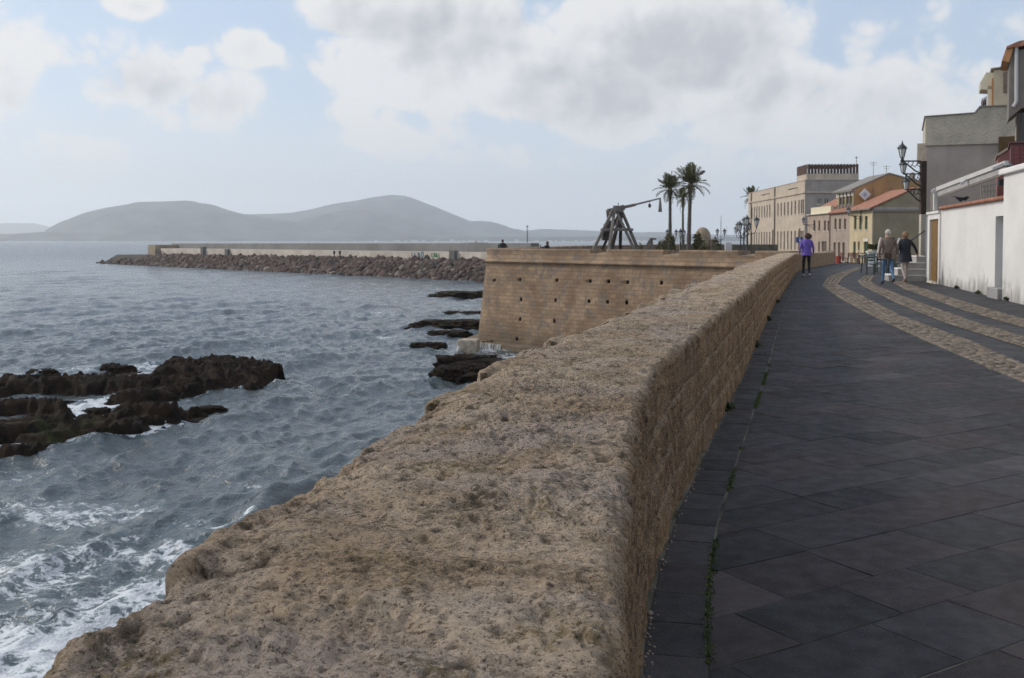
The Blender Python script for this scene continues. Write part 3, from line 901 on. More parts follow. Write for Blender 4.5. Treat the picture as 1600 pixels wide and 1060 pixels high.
for (x, y, r_) in [(125, 676, 1.6), (95, 682, 1.2), (155, 674, 1.0), (75, 700, 0.8)]:
    p = on(x, y, SEA); alg = np.maximum(alg, np.clip(1.3 - np.hypot(X.ravel() - p.x, Y.ravel() - p.y) / r_, 0, 1))
alg *= np.clip(noise(P3 * 2.5, 61) + 0.35, 0, 1)
Qd = grid_quads(len(gx), len(gy)); Qd = Qd[keep[Qd].any(1)]
used = np.unique(Qd); remap = -np.ones(len(Hn), int); remap[used] = np.arange(len(used))
Pr = np.c_[X.ravel(), Y.ravel(), Hn + SEA][used]
me = np_mesh('reef', Pr, remap[Qd], True, {'algae': alg[used]})
setp(link('reef', me, M['rock']), 'large dark reef of wet layered ledges out in the waves', 'reef')
def ico(sub):
    bm = bmesh.new(); bmesh.ops.create_icosphere(bm, subdivisions=sub, radius=1.0)
    V = np.array([v.co[:] for v in bm.verts]); Fc = np.array([[v.index for v in f.verts] for f in bm.faces]); bm.free()
    return V, Fc
ICO4, ICO1, ICO2, ICO5 = ico(4), ico(1), ico(2), ico(5)
def sea_rock(px, rad, label, seed, alg=0.0, rz=0.0, group=None, name='sea_rock'):
    p = on(*px, SEA) if len(px) == 2 else Vector(px)
    V = ICO5[0].copy()
    d = 1 + 0.45 * fbm(V * 1.5 + seed * 7, 4, seed, 0.6) + 0.30 * (0.5 - np.abs(fbm(V * 2.6 + seed, 4, seed + 3, 0.6)) * 1.8)
    V = V * d[:, None]; V = V * (1 + 0.10 * fbm(ICO5[0] * np.array([7, 7, 13.]) + seed, 4, seed + 9, 0.65) - 0.10 * np.clip(1 - np.abs(fbm(ICO5[0] * np.array([3., 3, 6]) + seed * 3, 3, seed + 19)) * 7, 0, 1))[:, None]; V[:, 2] = np.clip(V[:, 2], -0.45, 0.75 + 0.2 * noise(V * 3, seed))
    V = V * np.array(rad) * np.array([1, 1, .8]); c, s_ = math.cos(rz), math.sin(rz); V = V @ np.array([[c, s_, 0], [-s_, c, 0], [0, 0, 1]])
    a = np.full(len(V), alg) * np.clip(noise(V * 2 + seed, 3) + 0.2, 0, 1)
    o = setp(link(name, np_mesh(name, V, ICO5[1], True, {'algae': a}), M['rock']), label, 'rock', group)
    o.location = (p.x, p.y, SEA)
    return o
sea_rock((151, 649), (.55, .5, .45), 'small round dark rock standing alone in the water gap of the reef', 3)
sea_rock((331, 641), (.55, .45, .28), 'small olive brown rock alone in the water off the reef end', 4, 0.25)
sea_rock((66, 588), (.85, .5, .55), 'jagged little rock in the foam behind the reef', 5)
sea_rock((172, 579), (.5, .45, .55), 'dark knob of rock poking up behind the reef ledge, beside its slightly broader twin', 6)
sea_rock((190, 581), (.7, .5, .55), 'broader of two dark knobs of rock poking up behind the reef ledge', 7)
sea_rock((708, 512), (3.4, 2.0, 1.0), 'long flat dark rock shelf running into the bastion', 8, 0.25, R(8))
sea_rock((700, 524), (1.6, 1.2, .55), 'brown boulder in the surf under the long flat shelf', 9, 0.2)
sea_rock((735, 464), (5.0, 2.4, 1.1), 'low greenish rock shelf beside the bastion, closest to the breakwater', 10, 0.5, R(-8))
sea_rock((735, 490), (3.4, .9, .35), 'thin sliver of rock awash beside the bastion wall', 11, 0.3)
sea_rock((671, 543), (1.15, .8, .5), 'single wedge shaped rock in the swell near the pale block', 12, 0.15, R(20))
sea_rock((703, 591), (.95, .8, .95), 'blackish rock lump with weed, lowest of the cluster under the bastion', 13, 0.12)
sea_rock((733, 590), (1.6, 1.1, 1.05), 'reddish brown middle rock of the cluster under the bastion', 14)
sea_rock((728, 578), (1.7, 1.2, 1.25), 'tall dark rock with a white gull perched on it', 15)
sea_rock((778, 582), (2.4, 1.2, 1.0), 'long dark rock of the cluster, reaching toward the parapet', 16)
# pale block at the bastion foot
p = on(731, 548, SEA)
mb = MB(); mb.prism([(-.75, -.5, -.4), (.6, -.65, -.4), (.75, .5, -.4), (-.5, .7, -.4)], (.05, .05, 1.15))
o = mb.build('pale_block', plain('pale_stone', (0.36, 0.31, 0.24), 0.8, 0.3, 3, 0.7, 12, 0.05), None, bevel=0.12)
o.location = (p.x, p.y, SEA); setp(o, 'pale stone block lying in the surf at the bastion corner', 'block')
# gull on the rock
g = on(728, 578, SEA); g.z = SEA + 0.93
gull = thing('gull', 'small white gull standing on the dark rock', 'gull', (g.x - .42, g.y - .75, g.z), R(200))
mb = MB(); mb.lathe([(0.01, -.17), (.05, -.13), (.085, -.04), (.09, .04), (.06, .11), (.045, .15), (.055, .19), (.045, .23), (.01, .25)], (0, 0, .26), 10, 1.0, 1.0)
b_ = mb.build('body', plain('gull_white', (0.75, 0.75, 0.74), 0.7, 0.05), gull, True); b_.rotation_euler = (R(-18), 0, 0)
mb = MB(); mb.prism([(.082, -.10, .15), (.095, .10, .36), (.095, -.02, .38), (.085, -.24, .16)], (.012, 0, 0)); mb.prism([(-.094, -.10, .15), (-.107, .10, .36), (-.107, -.02, .38), (-.097, -.24, .16)], (.012, 0, 0))
mb.build('wing', plain('gull_grey', (0.3, 0.31, 0.33), 0.7, 0.05), gull)
mb = MB(); mb.tube([(.03, 0, 0), (.03, 0, .14)], .008, 5); mb.tube([(-.03, 0, 0), (-.03, 0, .14)], .008, 5); mb.tube([(0, .14, .45), (0, .22, .43)], [.014, .004], 5)
mb.build('legs_and_bill', plain('gull_bill', (0.5, 0.32, 0.05), 0.6, 0.05), gull)

# ------------------------------------------------------------------ hills, far shore
M['hill'] = plain('hill_scrub', (0.055, 0.060, 0.058), 0.95, 0.75, 0.006)
def hill(name, prof, Y, depth, seed, rough=0.16):
    xs_ = np.array([q[0] for q in prof], float); ys_ = np.array([q[1] for q in prof], float)
    u = np.linspace(xs_[0], xs_[-1], 220)
    zt = np.array([at(a, b, Y).z for a, b in zip(u, np.interp(u, xs_, ys_))])
    k = np.hanning(9); k /= k.sum(); zt = np.convolve(np.pad(zt, 4, mode='edge'), k, 'valid')
    Xr = np.array([at(a, 375, Y).x for a in u]); w = np.linspace(-1, 1, 41)
    XX, WW = np.meshgrid(Xr, w, indexing='ij')
    sh = np.cos(np.clip(WW, -1, 1) * math.pi / 2) ** 1.3
    base = SEA - 4
    ZZ = base + (zt[:, None] - base) * sh
    pp = np.c_[XX.ravel() / 700, (WW * depth).ravel() / 700, XX.ravel() * 0]
    ZZ = ZZ + (fbm(pp, 5, seed, 0.55).reshape(XX.shape)) * rough * (zt.max() - base) * sh * (1 - 0.75 * np.exp(-(WW / .12) ** 2))
    XX = XX * (1 + WW * depth / Y)                         # ridge spurs spread with distance from the viewer
    me = np_mesh(name, np.c_[XX.ravel(), (Y + WW * depth).ravel(), ZZ.ravel()], grid_quads(len(u), 41), True)
    return setp(link(name, me, M['hill']), kind='structure')
hill('hill', [(60, 372), (75, 358), (100, 346), (130, 333), (165, 324), (200, 319), (215, 315.5), (290, 314.5), (330, 321), (355, 328), (375, 333), (420, 341), (470, 352), (520, 362), (580, 374)], 7000, 900, 3)
hill('hill', [(300, 374), (340, 345), (375, 334), (420, 332.5), (455, 332), (490, 326), (520, 318), (560, 312), (590, 306), (612, 303.5), (635, 306), (660, 316), (690, 327), (715, 337), (735, 346), (752, 346), (775, 351), (795, 358), (830, 366), (860, 373)], 8800, 1000, 7)
hill('hill', [(400, 373), (450, 350), (500, 336), (545, 328.5), (575, 329), (600, 335), (640, 345), (680, 356), (720, 366), (760, 372)], 7600, 500, 9)
hill('hill', [(-260, 362), (-120, 352), (-40, 351), (20, 349), (55, 349.5), (75, 354), (110, 364), (140, 372)], 12500, 700, 13)
hill('hill', [(720, 371), (780, 364), (850, 358), (900, 360), (960, 364), (1020, 363), (1080, 366), (1200, 368), (1300, 371)], 9600, 500, 17)
hill('coast', [(-300, 368), (-100, 367), (20, 366), (60, 363), (100, 362.5), (180, 364), (300, 366), (420, 367.5), (560, 368), (700, 369), (800, 370), (950, 370), (1100, 371), (1250, 372), (1350, 373)], 6300, 240, 21, 0.12)
mh = plain('far_house', (0.72, 0.70, 0.66), 0.8, 0.1); mr = plain('far_roof', (0.35, 0.18, 0.12), 0.8, 0.1)
rf = random.Random(4)
for i in range(34):
    x = [590, 622, 634, 640, 648, 655, 662, 685, 706, 713, 720, 727, 735, 742, 750, 758, 765, 803, 838, 845, 862, 873, 885, 900, 912, 925, 934, 940, 948, 1002, 1010, 1018, 1088, 1096][i]
    p = at(x + rf.uniform(-5, 5), 374, 6020 - rf.uniform(0, 30)); w = rf.uniform(4, 13); h = rf.uniform(-2.5, 1.0) + (5 if i in (8, 17) else 0)
    th_ = thing('far_house', 'tiny white house in the row on the far low shore below the hills', 'house', (p.x, p.y, SEA), rf.uniform(-.4, .4), 'white houses on the far shore')
    MB().box(-w, w, -4, 4, -2, h + 6).build('wall', mh, th_)
    MB().prism([(-w, -4.5, h + 6), (-w, 4.5, h + 6), (-w, 0, h + 8.5)], (2 * w, 0, 0)).build('roof', mr, th_)
# islet with a red harbour light
V = []
p = at(738, 380, 2000)
V = ICO4[0] * (1 + 0.25 * fbm(ICO4[0] * 2, 3, 5))[:, None] * np.array([26, 14, 2.6])
o = setp(link('islet', np_mesh('islet', V, ICO4[1], True), M['hill']), kind='structure'); o.location = (p.x + 6, 2000, SEA)
bc = thing('harbour_beacon', 'tiny red harbour light on the low islet past the breakwater', 'beacon', (p.x + 8, 2000, SEA + 2.2))
mred = plain('beacon_red', (0.35, 0.04, 0.03), 0.6, 0.1)
MB().lathe([(1.6, -1), (1.3, 3), (1.2, 3.6)], n=10).build('tower', mred, bc); MB().lathe([(.8, 3.6), (.8, 4.6), (.2, 5.4)], n=8).build('lantern', mh, bc)

# ------------------------------------------------------------------ breakwater
bw = thing('breakwater', 'long rubble breakwater with a grey concrete wall, reaching out across the bay', 'breakwater')
A, B = on(775, 441, SEA), on(152, 412, SEA)
A = Vector((A.x, A.y)); B = Vector((B.x, B.y)); Dv = (B - A); LB = Dv.length; Dv /= LB; Nv = Vector((Dv.y, -Dv.x))
if Nv.y < 0: Nv = -Nv
A = A - Dv * 40; LB += 40
def bp(s_, n_, z): q = A + Dv * s_ + Nv * n_; return (q.x, q.y, z)
def zi(s_, za, zb): return za + (zb - za) * min(max(s_ / LB, 0), 1)
ss = np.linspace(0, LB, 60)
def sweep(name, prof, mat, s_, cap=False):
    V = [];
    for q in s_:
        for (n_, za, zb) in prof: V.append(bp(q, n_, zi(q, za, zb)))
    m = np_mesh(name, V, grid_quads(len(s_), len(prof)), False)
    return link(name, m, mat, bw)
M['bw_core'] = plain('rubble_core', (0.05, 0.036, 0.03), 0.95, 0.4, 0.6)
M['bw_light'] = plain('pale_concrete', (0.36, 0.315, 0.265), 0.85, 0.2, 0.25, streak=0.5)
M['bw_dark'] = plain('grey_concrete', (0.135, 0.13, 0.125), 0.85, 0.22, 0.12, streak=0.5)
sweep('rubble_bank', [(0, -7, -7), (0.5, SEA - .5, SEA - .5), (6.0, -2.2, -3.1), (9, -2.2, -3.1), (22, -2.2, -3.1), (30, -7, -7)], M['bw_core'], ss)
e1 = LB - 30
s2 = np.linspace(0, e1, 60)
sweep('lower_wall', [(7.2, -3, -4), (7.2, -0.85, -1.0), (8.0, -0.85, -1.0), (14.2, -0.85, -1.0)], M['bw_light'], s2)
s3 = np.linspace(46, e1 + 8, 60)
sweep('upper_wall', [(14, -2.0, -3.0), (14, 1.0, 0.33), (16.2, 1.0, 0.33), (16.2, -6, -6)], M['bw_dark'], s3)
for (q, wd) in ((46, 0), (e1 + 8, 0)):
    V = [bp(q, 14, -3), bp(q, 16.2, -3), bp(q, 16.2, zi(q, 1.0, .33)), bp(q, 14, zi(q, 1.0, .33))]
    link('wall_end', np_mesh('wall_end', V, [(0, 1, 2, 3)], False), M['bw_dark'], bw)
mb = MB()
a0 = bp(e1 + 6, 11, -4.5); ang_b = math.atan2(Dv.y, Dv.x)
o = MB().box(-2.6, 2.6, -4, 4, 0, 4.55).build('end_block', plain('tan_block', (0.30, 0.235, 0.165), 0.85, 0.2, 0.6), bw, bevel=0.1); o.location = a0; o.rotation_euler = (0, 0, ang_b)
for (q, h_) in ((e1 - 28, .9), (e1 - 42, .3), (60, .3)):
    o = MB().box(-.8, .8, -.5, .5, 0, 1.6 + h_).build('buttress', M['bw_dark'], bw); o.location = bp(q, 7.0, zi(q, -2.2, -3.1)); o.rotation_euler = (0, 0, ang_b)
# painted graffiti: flat print on the lower wall
def graff(name, q0, q1, z0, z1, c, letters, th=0.16):
    mb = MB(); n = len(letters); w = (q1 - q0) / n
    for i, st in enumerate(letters):
        for (x0, y0, x1, y1) in st:
            u0, u1 = q1 - (i + .1 + x0 * .8) * w, q1 - (i + .1 + x1 * .8) * w; a, b = z0 + y0 * (z1 - z0), z0 + y1 * (z1 - z0)
            pa, pb = Vector(bp(u0, 7.17, a)), Vector(bp(u1, 7.17, b)); d = (pb - pa).normalized(); sd = d.cross(Vector((Nv.x, Nv.y, 0))).normalized() * th
            mb.poly(pa - sd, pa + sd, pb + sd, pb - sd)
    mb.build(name, plain(name + '_paint', c, 0.8, 0.2, 2), bw)
def s_of(x):                        # breakwater station seen at photo column x on the lower wall
    best = min(np.linspace(0, LB, 800), key=lambda q: abs(bp(q, 7.2, 0)[0] / bp(q, 7.2, 0)[1] * F + 800 - x)); return best
A_ = [(0, 0, .3, 1), (.3, 1, .7, 0), (.1, .4, .6, .4)]; O_ = [(0, 0, 0, 1), (0, 1, .7, 1), (.7, 1, .7, 0), (.7, 0, 0, 0)]; N_ = [(0, 0, 0, 1), (0, 1, .6, 0), (.6, 0, .6, 1)]; L_ = [(0, 0, 0, 1), (0, 0, .6, 0)]; I_ = [(.3, 0, .3, 1)]
s_a, s_b = s_of(664), s_of(642); graff('graffiti', s_a, s_b, -1.9, -1.0, (0.06, 0.16, 0.21), [I_, L_, N_, O_], .13)
s_a, s_b = s_of(689), s_of(675); graff('graffiti', s_a, s_b, -1.9, -1.1, (0.08, 0.20, 0.11), [L_, N_, A_, I_], .14)
s_a, s_b = s_of(258), s_of(243); graff('graffiti', s_a, s_b, -2.9, -1.5, (0.06, 0.06, 0.065), [O_, N_, A_, L_], .16)
# boulders
rb = np.random.RandomState(21); V, Q, T = [], [], []; off = 0
for k in range(4600):
    q = rb.uniform(-5, LB + 6); f = rb.rand(); n_ = 0.2 + 7.0 * f; z = (SEA - .35) + (zi(q, -2.3, -3.2) - SEA + .45) * min(f * 1.08, 1)
    if q > LB - 30:                                         # rounded tip of the mound
        n_ = 0.2 + rb.rand() * 20; hgt = (zi(q, -2.4, -3.3) - SEA) * math.sqrt(max(0, 1 - ((q - (LB - 30)) / 36) ** 2)); z = SEA - .35 + hgt * min(1, n_ / 6) * min(1, (24 - n_) / 6)
    sc_ = rb.uniform(.32, .78) * (1.25 if f < .2 else 1)
    B1 = ICO1[0] * (1 + 0.35 * rb.uniform(-1, 1, len(ICO1[0])))[:, None] * sc_ * rb.uniform(.6, 1.25, 3)
    a = rb.uniform(0, 6.28); B1 = B1 @ np.array([[math.cos(a), math.sin(a), 0], [-math.sin(a), math.cos(a), 0], [0, 0, 1]])
    V.append(B1 + np.array(bp(q, n_, z))); Q.append(ICO1[1] + off); off += len(B1)
    wet = min(max((z - SEA) / 1.2, 0), 1); rr_ = rb.rand()
    c = np.array([.120, .072, .056]) if rr_ < .62 else np.array([.085, .066, .055]) if rr_ < .90 else np.array([.27, .22, .18])
    T.append(np.repeat((c * rb.uniform(.4, .85))[None], len(B1), 0))
t = NT('boulder'); t_ = t.done(t.mix(1.0, t.mix(t.noise(1.5, 4), (.75, .75, .75), (1.2, 1.2, 1.2)), t.attr('tint', 'Color'), 'MULTIPLY'), 0.85)
setp(link('boulders', np_mesh('boulders', np.vstack(V), np.vstack(Q), False, {'tint': np.vstack(T)}), t_, bw), kind='stuff')
# railing and light mast at the shore end of the upper wall
mrail = plain('dark_rail', (0.06, 0.07, 0.07), 0.6, 0.1)
mb = MB()
for q in np.arange(46, 22, -3): mb.beam(bp(q, 13, zi(q, -.85, -1)), bp(q, 13, zi(q, .2, 0)), .09)
for h_ in (.2, -.25): mb.beam(bp(46, 13, h_), bp(22, 13, h_), .07)
mb.build('railing', mrail, bw)
q = bp(48, 15, 0.95)
mast = thing('light_mast', 'thin mast with a lamp at the end of the breakwater wall', 'mast', q); MB().tube([(0, 0, 0), (0, 0, 2.2), (0, 0, 2.9)], [.09, .07, .05], 6).build('pole', mrail, mast); MB().lathe([(.16, 2.9), (.16, 3.1), (.05, 3.2)], n=8).build('lamp', mrail, mast)

sea_build()
# ------------------------------------------------------------------ bastion
def masonry_mat(name, c1, c2, c3, ch=0.25, bw_=0.55, dark=True):
    t = NT(name)
    uv = t.attr('uvw', 'Vector')
    wv = t.n.new('ShaderNodeVectorMath'); wv.operation = 'ADD'; t.l.new(uv, wv.inputs[0])
    sc = t.n.new('ShaderNodeVectorMath'); sc.operation = 'SCALE'; sc.inputs[3].default_value = 0.07
    t.l.new(t.noise(0.9, 3, 0.5, vec=uv, out=1), sc.inputs[0]); t.l.new(sc.outputs[0], wv.inputs[1])
    b = t.n.new('ShaderNodeTexBrick'); t.l.new(wv.outputs[0], b.inputs[0])
    for k, v in (('Scale', 1.0), ('Brick Width', bw_), ('Row Height', ch), ('Mortar Size', 0.016), ('Mortar Smooth', 0.4), ('Bias', -0.1)):
        b.inputs[k].default_value = v
    b.inputs['Color1'].default_value = (0.78, 0.78, 0.78, 1); b.inputs['Color2'].default_value = (1.15, 1.12, 1.08, 1); b.inputs['Mortar'].default_value = (0.68, 0.66, 0.63, 1)
    col = t.mix(t.ramp(t.noise(0.55, 5, 0.6, 0.4, vec=uv), 0.36, 0.66), c1, c2)
    col = t.mix(t.ramp(t.noise(1.1, 5, 0.65, 0.5, vec=uv), 0.48, 0.66, 0, 0.85), col, c3)
    col = t.mix(0.85, col, b.outputs['Color'], 'MULTIPLY')
    if dark:                          # wet, weed-stained courses near the water
        z = t.n.new('ShaderNodeSeparateXYZ'); t.l.new(uv, z.inputs[0])
        st = t.math('ADD', z.outputs[1], t.math('MULTIPLY', t.noise(0.7, 4, 0.6, vec=uv), 1.6))
        col = t.mix(t.ramp(st, -2.9, -5.0, 0, 0.7), col, (0.065, 0.05, 0.033))
    h = t.math('ADD', t.math('MULTIPLY', b.outputs['Fac'], -0.7), t.noise(9, 5, 0.7, vec=uv))
    return t.done(col, 0.9, t.bump(h, 0.8, 0.05))
M['bastion'] = masonry_mat('bastion_masonry', (0.215, 0.142, 0.088), (0.335, 0.235, 0.15), (0.17, 0.14, 0.115))
M['bastion_top'] = plain('bastion_top', (0.25, 0.18, 0.125), 0.9, 0.25, 2, 0.5, 20, 0.02)
bas = thing('stone_bastion', 'big battered sandstone bastion with a round cordon rising from the sea', 'bastion')
FD = (BC - BJ); FL = FD.length; FD = FD / FL; FN = Vector((FD.y, -FD.x)); FN = FN if FN.y < 0 else -FN
GD = (BF - BC).normalized(); GN = Vector((-GD.y, GD.x))
# plan path: station list of (u, point, outward normal)
RC = 1.5
path = []
def addp(p, n):
    u = 0.0 if not path else path[-1][0] + (p - path[-1][1]).length
    path.append((u, p.copy(), n.copy()))
tcut = RC * math.tan((math.pi - math.acos(max(-1, min(1, (-FD).dot(GD))))) / 2)
face_end = FL - tcut
hol = []
def face_uz(x, y):                    # photo pixel -> station and height on the face
    d = ray(x, y); n = Vector((FN.x, FN.y, 0)); z = 0.0
    for _ in range(4):
        o_ = max(0, 0.03 - z) * 0.115
        t_ = (Vector((BJ.x, BJ.y, 0)) + n * o_ - Vector((0, 0, EYE))).dot(n) / Vector(d).dot(n)
        p = Vector((0, 0, EYE)) + Vector(d) * t_; z = p.z
    return (Vector((p.x, p.y)) - BJ).dot(FD), z
for (x, y) in [(137, 218), (265, 215), (449, 218), (616, 223), (708, 224), (803, 228), (972, 231), (1216, 231), (270, 315), (442, 318), (610, 323), (702, 327), (798, 331), (265, 413), (436, 423), (122, 527), (250, 513), (430, 522)]:
    u, z = face_uz(730 + x * .3125, 370 + y * .3125)
    if 2.4 < u < face_end - 0.2:
        hol.append((u - .11, u + .11, z - .11, z + .11))
us = sorted({*np.arange(1.9, face_end, 0.6).tolist(), face_end, *[q for h in hol for q in h[:2]]})
for u in us:
    p = BJ + FD * u
    path.append((u, p, FN.copy()))
cen = BJ + FD * face_end - FN * RC
a0 = math.atan2(FN.y, FN.x); a1 = math.atan2(GN.y, GN.x)
while a1 > a0: a1 -= 2 * math.pi
while a1 < a0 - math.pi * 1.01: a1 += 2 * math.pi
for k in range(1, 15):
    a = a0 + (a1 - a0) * k / 14; n = Vector((math.cos(a), math.sin(a))); addp(cen + n * RC, n)
p1 = path[-1][1]
for k in range(1, 31):
    addp(p1 + GD * (k * 1.15), GN)
HN = Vector((-(BE - BF).normalized().y, (BE - BF).normalized().x))
for k in range(1, 20):
    addp(path[-1][1] + (BE - BF).normalized() * 3.4, HN)
ZT = 0.60
base_prof = [(0, ZT), (0, .12), (.07, .10), (.13, .05), (.15, 0.0), (.13, -.05), (.07, -.10), (.01, -.12)]
zset = sorted({*np.linspace(-.12, -5.25, 18).tolist(), *[q for h in hol for q in h[2:]]}, reverse=True)
prof = base_prof + [((0.03 - z) * 0.115, z) for z in zset[1:]] + [(1.35, -5.33), (1.42, -5.45), (1.45, -7.0)]
nP = len(prof); V, uvw = [], []
for (u, p, n) in path:
    for (o_, z) in prof:
        q = p + n * o_
        V.append((q.x, q.y, z)); uvw.append((u, z, 0))
Qd = []
extraV, extraQ, euv = [], [], []
for i in range(len(path) - 1):
    um = (path[i][0] + path[i + 1][0]) / 2
    for j in range(nP - 1):
        zm = (prof[j][1] + prof[j + 1][1]) / 2
        ids = (i * nP + j, (i + 1) * nP + j, (i + 1) * nP + j + 1, i * nP + j + 1)
        if any(h[0] < um < h[1] and h[2] < zm < h[3] for h in hol):
            b = len(V) + len(extraV); n = Vector((path[i][2].x, path[i][2].y, 0))
            for k in ids:
                c = Vector(V[k]) - n * 0.45; extraV.append(tuple(c)); euv.append(uvw[k])
            for k in range(4):
                Qd.append((ids[k], ids[(k + 1) % 4], b + (k + 1) % 4, b + k))
            Qd.append((b, b + 1, b + 2, b + 3))
        else:
            Qd.append(ids)
me = np_mesh('battered_wall', V + extraV, Qd, False, {'uvw': np.array(uvw + euv)})
link('battered_wall', me, M['bastion'], bas)
def pt(u):
    if u <= path[0][0]: return path[0][1], path[0][2]
    for a, b in zip(path[:-1], path[1:]):
        if a[0] <= u <= b[0]:
            f = (u - a[0]) / max(b[0] - a[0], 1e-6); return a[1].lerp(b[1], f), a[2].lerp(b[2], f).normalized()
    return path[-1][1], path[-1][2]
def parapet_run(name, u0, u1, pr):
    st = sorted({u0, u1, *[q[0] for q in path if u0 < q[0] < u1]}); V, uv = [], []
    for u in st:
        p, n = pt(u)
        for (o_, z) in pr:
            q = p + n * o_; V.append((q.x, q.y, z)); uv.append((u, z + o_, 0))
    Q = grid_quads(len(st), len(pr)).tolist(); me = bpy.data.meshes.new(name)
    me.from_pydata(V, [], [tuple(q) for q in Q] + [tuple(range(len(pr))), tuple(range((len(st) - 1) * len(pr), len(st) * len(pr)))]); me.update()
    a = me.attributes.new('uvw', 'FLOAT_COLOR', 'POINT'); a.data.foreach_set('color', [w for q in uv for w in (*q, 1.0)])
    return link(name, me, M['bastion'], bas)
nt_ = sorted([tuple(sorted((face_uz(a, 390)[0], face_uz(b, 390)[0]))) for a, b in ((922, 947), (1036, 1061), (1153, 1180))])
mer = [(0.002, ZT - .001), (0.002, .80), (-.03, .86), (-1.15, .86), (-1.2, .80), (-1.2, -1.2)]
cuts = [-1.5] + [q for a in nt_ for q in a] + [path[44][0] if len(path) > 44 else face_end]
edges = [2.0, *[q for a in nt_ for q in a], path[-1][0]]
for k in range(0, len(edges), 2):
    parapet_run('merlon', edges[k], edges[k + 1], mer)
for a, b in nt_:
    parapet_run('embrasure_sill', a, b, [(0.0, ZT - .002), (-1.2, 0.68), (-1.2, -1.2)])
# a stone ledge and water running off it at the foot
sp = MB(); rr_ = random.Random(3)
for k in range(80):
    u = face_end + 0.5 - rr_.random() * 3.0; p, n = pt(u); q = p + n * 1.44
    w_ = rr_.uniform(.008, .028); z0 = -5.40; q2 = p + n * (1.50 + rr_.random() * .06)
    sp.prism([(q.x, q.y, z0), (q.x + FD.x * w_, q.y + FD.y * w_, z0), (q2.x + FD.x * w_, q2.y + FD.y * w_, SEA), (q2.x, q2.y, SEA)], (n.x * .01, n.y * .01, 0))
setp(sp.build('water_spill', plain('spill_white', (0.42, 0.45, 0.46), 0.4, 0.1)), 'thin white curtain of water running off the bastion foot', 'water', kind='stuff')

# ------------------------------------------------------------------ trebuchet
M['wood_grey'] = plain('weathered_timber', (0.17, 0.15, 0.132), 0.85, 0.25, 3, 0.4, 30, 0.01)
M['wood_dark'] = plain('dark_timber', (0.055, 0.044, 0.038), 0.85, 0.25, 3)
TY = 74.0; tsc = F / TY; tg = float(gz(TY))
tre = thing('trebuchet', 'large grey timber trebuchet standing on the bastion with its arm raised', 'trebuchet', (at(960, 380, TY).x, TY, tg))
def T(px, py, y=0.0): return Vector(((px - 960) / tsc, y, (375.4 - py) / tsc + EYE - tg))
def leg(a, b, w=0.24, m='wood_grey', nm='leg', w2=None):
    a, b = Vector(a), Vector(b)
    if b.z > a.z: a, b = b, a
    if nm == 'leg': d = (b - a) / (a.z - b.z); b = a + d * a.z            # down to the ground
    return MB().beam(a, b, w, w, w2 or w, w2 or w).build(nm, M[m], tre, bevel=0.015)
yf, yb = -1.15, 1.25
leg(T(956, 328, yf), T(927, 386, yf - .2), .21); leg(T(959, 328, yf), T(986, 386, yf - .2), .21); leg(T(957, 333, yf), T(947.5, 388, yf - .9), .19)
leg(T(974, 329, yb), T(999, 386, yb + .2), .21, 'wood_grey'); leg(T(972, 329, yb), T(944, 390, yb + .2), .2, 'wood_dark'); leg(T(973, 333, yb), T(974, 386, yb + .9), .24, 'wood_dark')
leg(T(971, 334, yb - .3), T(957.5, 386, yb - .8), .22, 'wood_dark')
leg(T(937, 359.5, yf - .1), T(978, 359, yf - .1), .2, nm='cross_beam'); leg(T(950, 359, yb), T(991, 359, yb), .22, 'wood_dark', 'cross_beam')
leg(T(938, 360, yf), T(950, 359, yb), .18, nm='cross_beam'); leg(T(978, 359, yf), T(991, 359, yb), .18, nm='cross_beam')
MB().beam(T(959, 327, yf - .3), T(972, 328, yb + .3), .42, .42).build('axle', M['wood_grey'], tre, bevel=.03)
MB().beam(T(960, 323.5, yf - .05), T(960, 328.5, yf - .05), .36).build('axle_cap', M['wood_grey'], tre, bevel=.02)
MB().beam(T(949, 330, 0), T(993, 320.2, 0), .40, .30, .30, .20).build('arm', M['wood_grey'], tre, bevel=.02)
MB().beam(T(991, 320.5, 0), T(1031.5, 310.3, 0), .15, .15, .1, .1).build('arm_tip', M['wood_grey'], tre)
MB().beam(T(966, 326.5, 0), T(975, 324.5, 0), .46, .40).build('arm_band', M['wood_grey'], tre)
MB().beam(T(948.5, 329, -.25), T(951, 346, -.1), .22).build('hanger', M['wood_grey'], tre)
MB().prism([T(939.5, 361, -.7), T(952.5, 361, -.7), T(950, 376, -.7), T(941, 376, -.7)], (0, 1.3, 0)).build('counterweight', M['wood_dark'], tre, bevel=.02)
MB().prism([T(944, 350, -.5), T(955, 345, -.5), T(953, 360, -.5), T(943, 358, -.5)], (0, 1.0, 0)).build('weight_hanger', M['wood_dark'], tre)
MB().prism([T(1030.2, 310, -.1), T(1032, 310, -.1), T(1034, 331.5, -.1), T(1028.3, 331.5, -.1)], (0, .2, 0)).build('sling', M['wood_grey'], tre)
MB().tube([T(1014.8, 314.5), T(1014.8, 318.5)], .02, 5).lathe([(.02, .0), (.09, -.06), (.12, -.18), (.07, -.3), (.01, -.33)], T(1014.8, 318.2), 8).build('hook_weight', M['wood_dark'], tre)
MB().tube([T(965.8, 326), T(965.8, 317)], .03, 5).build('spike', M['wood_grey'], tre)
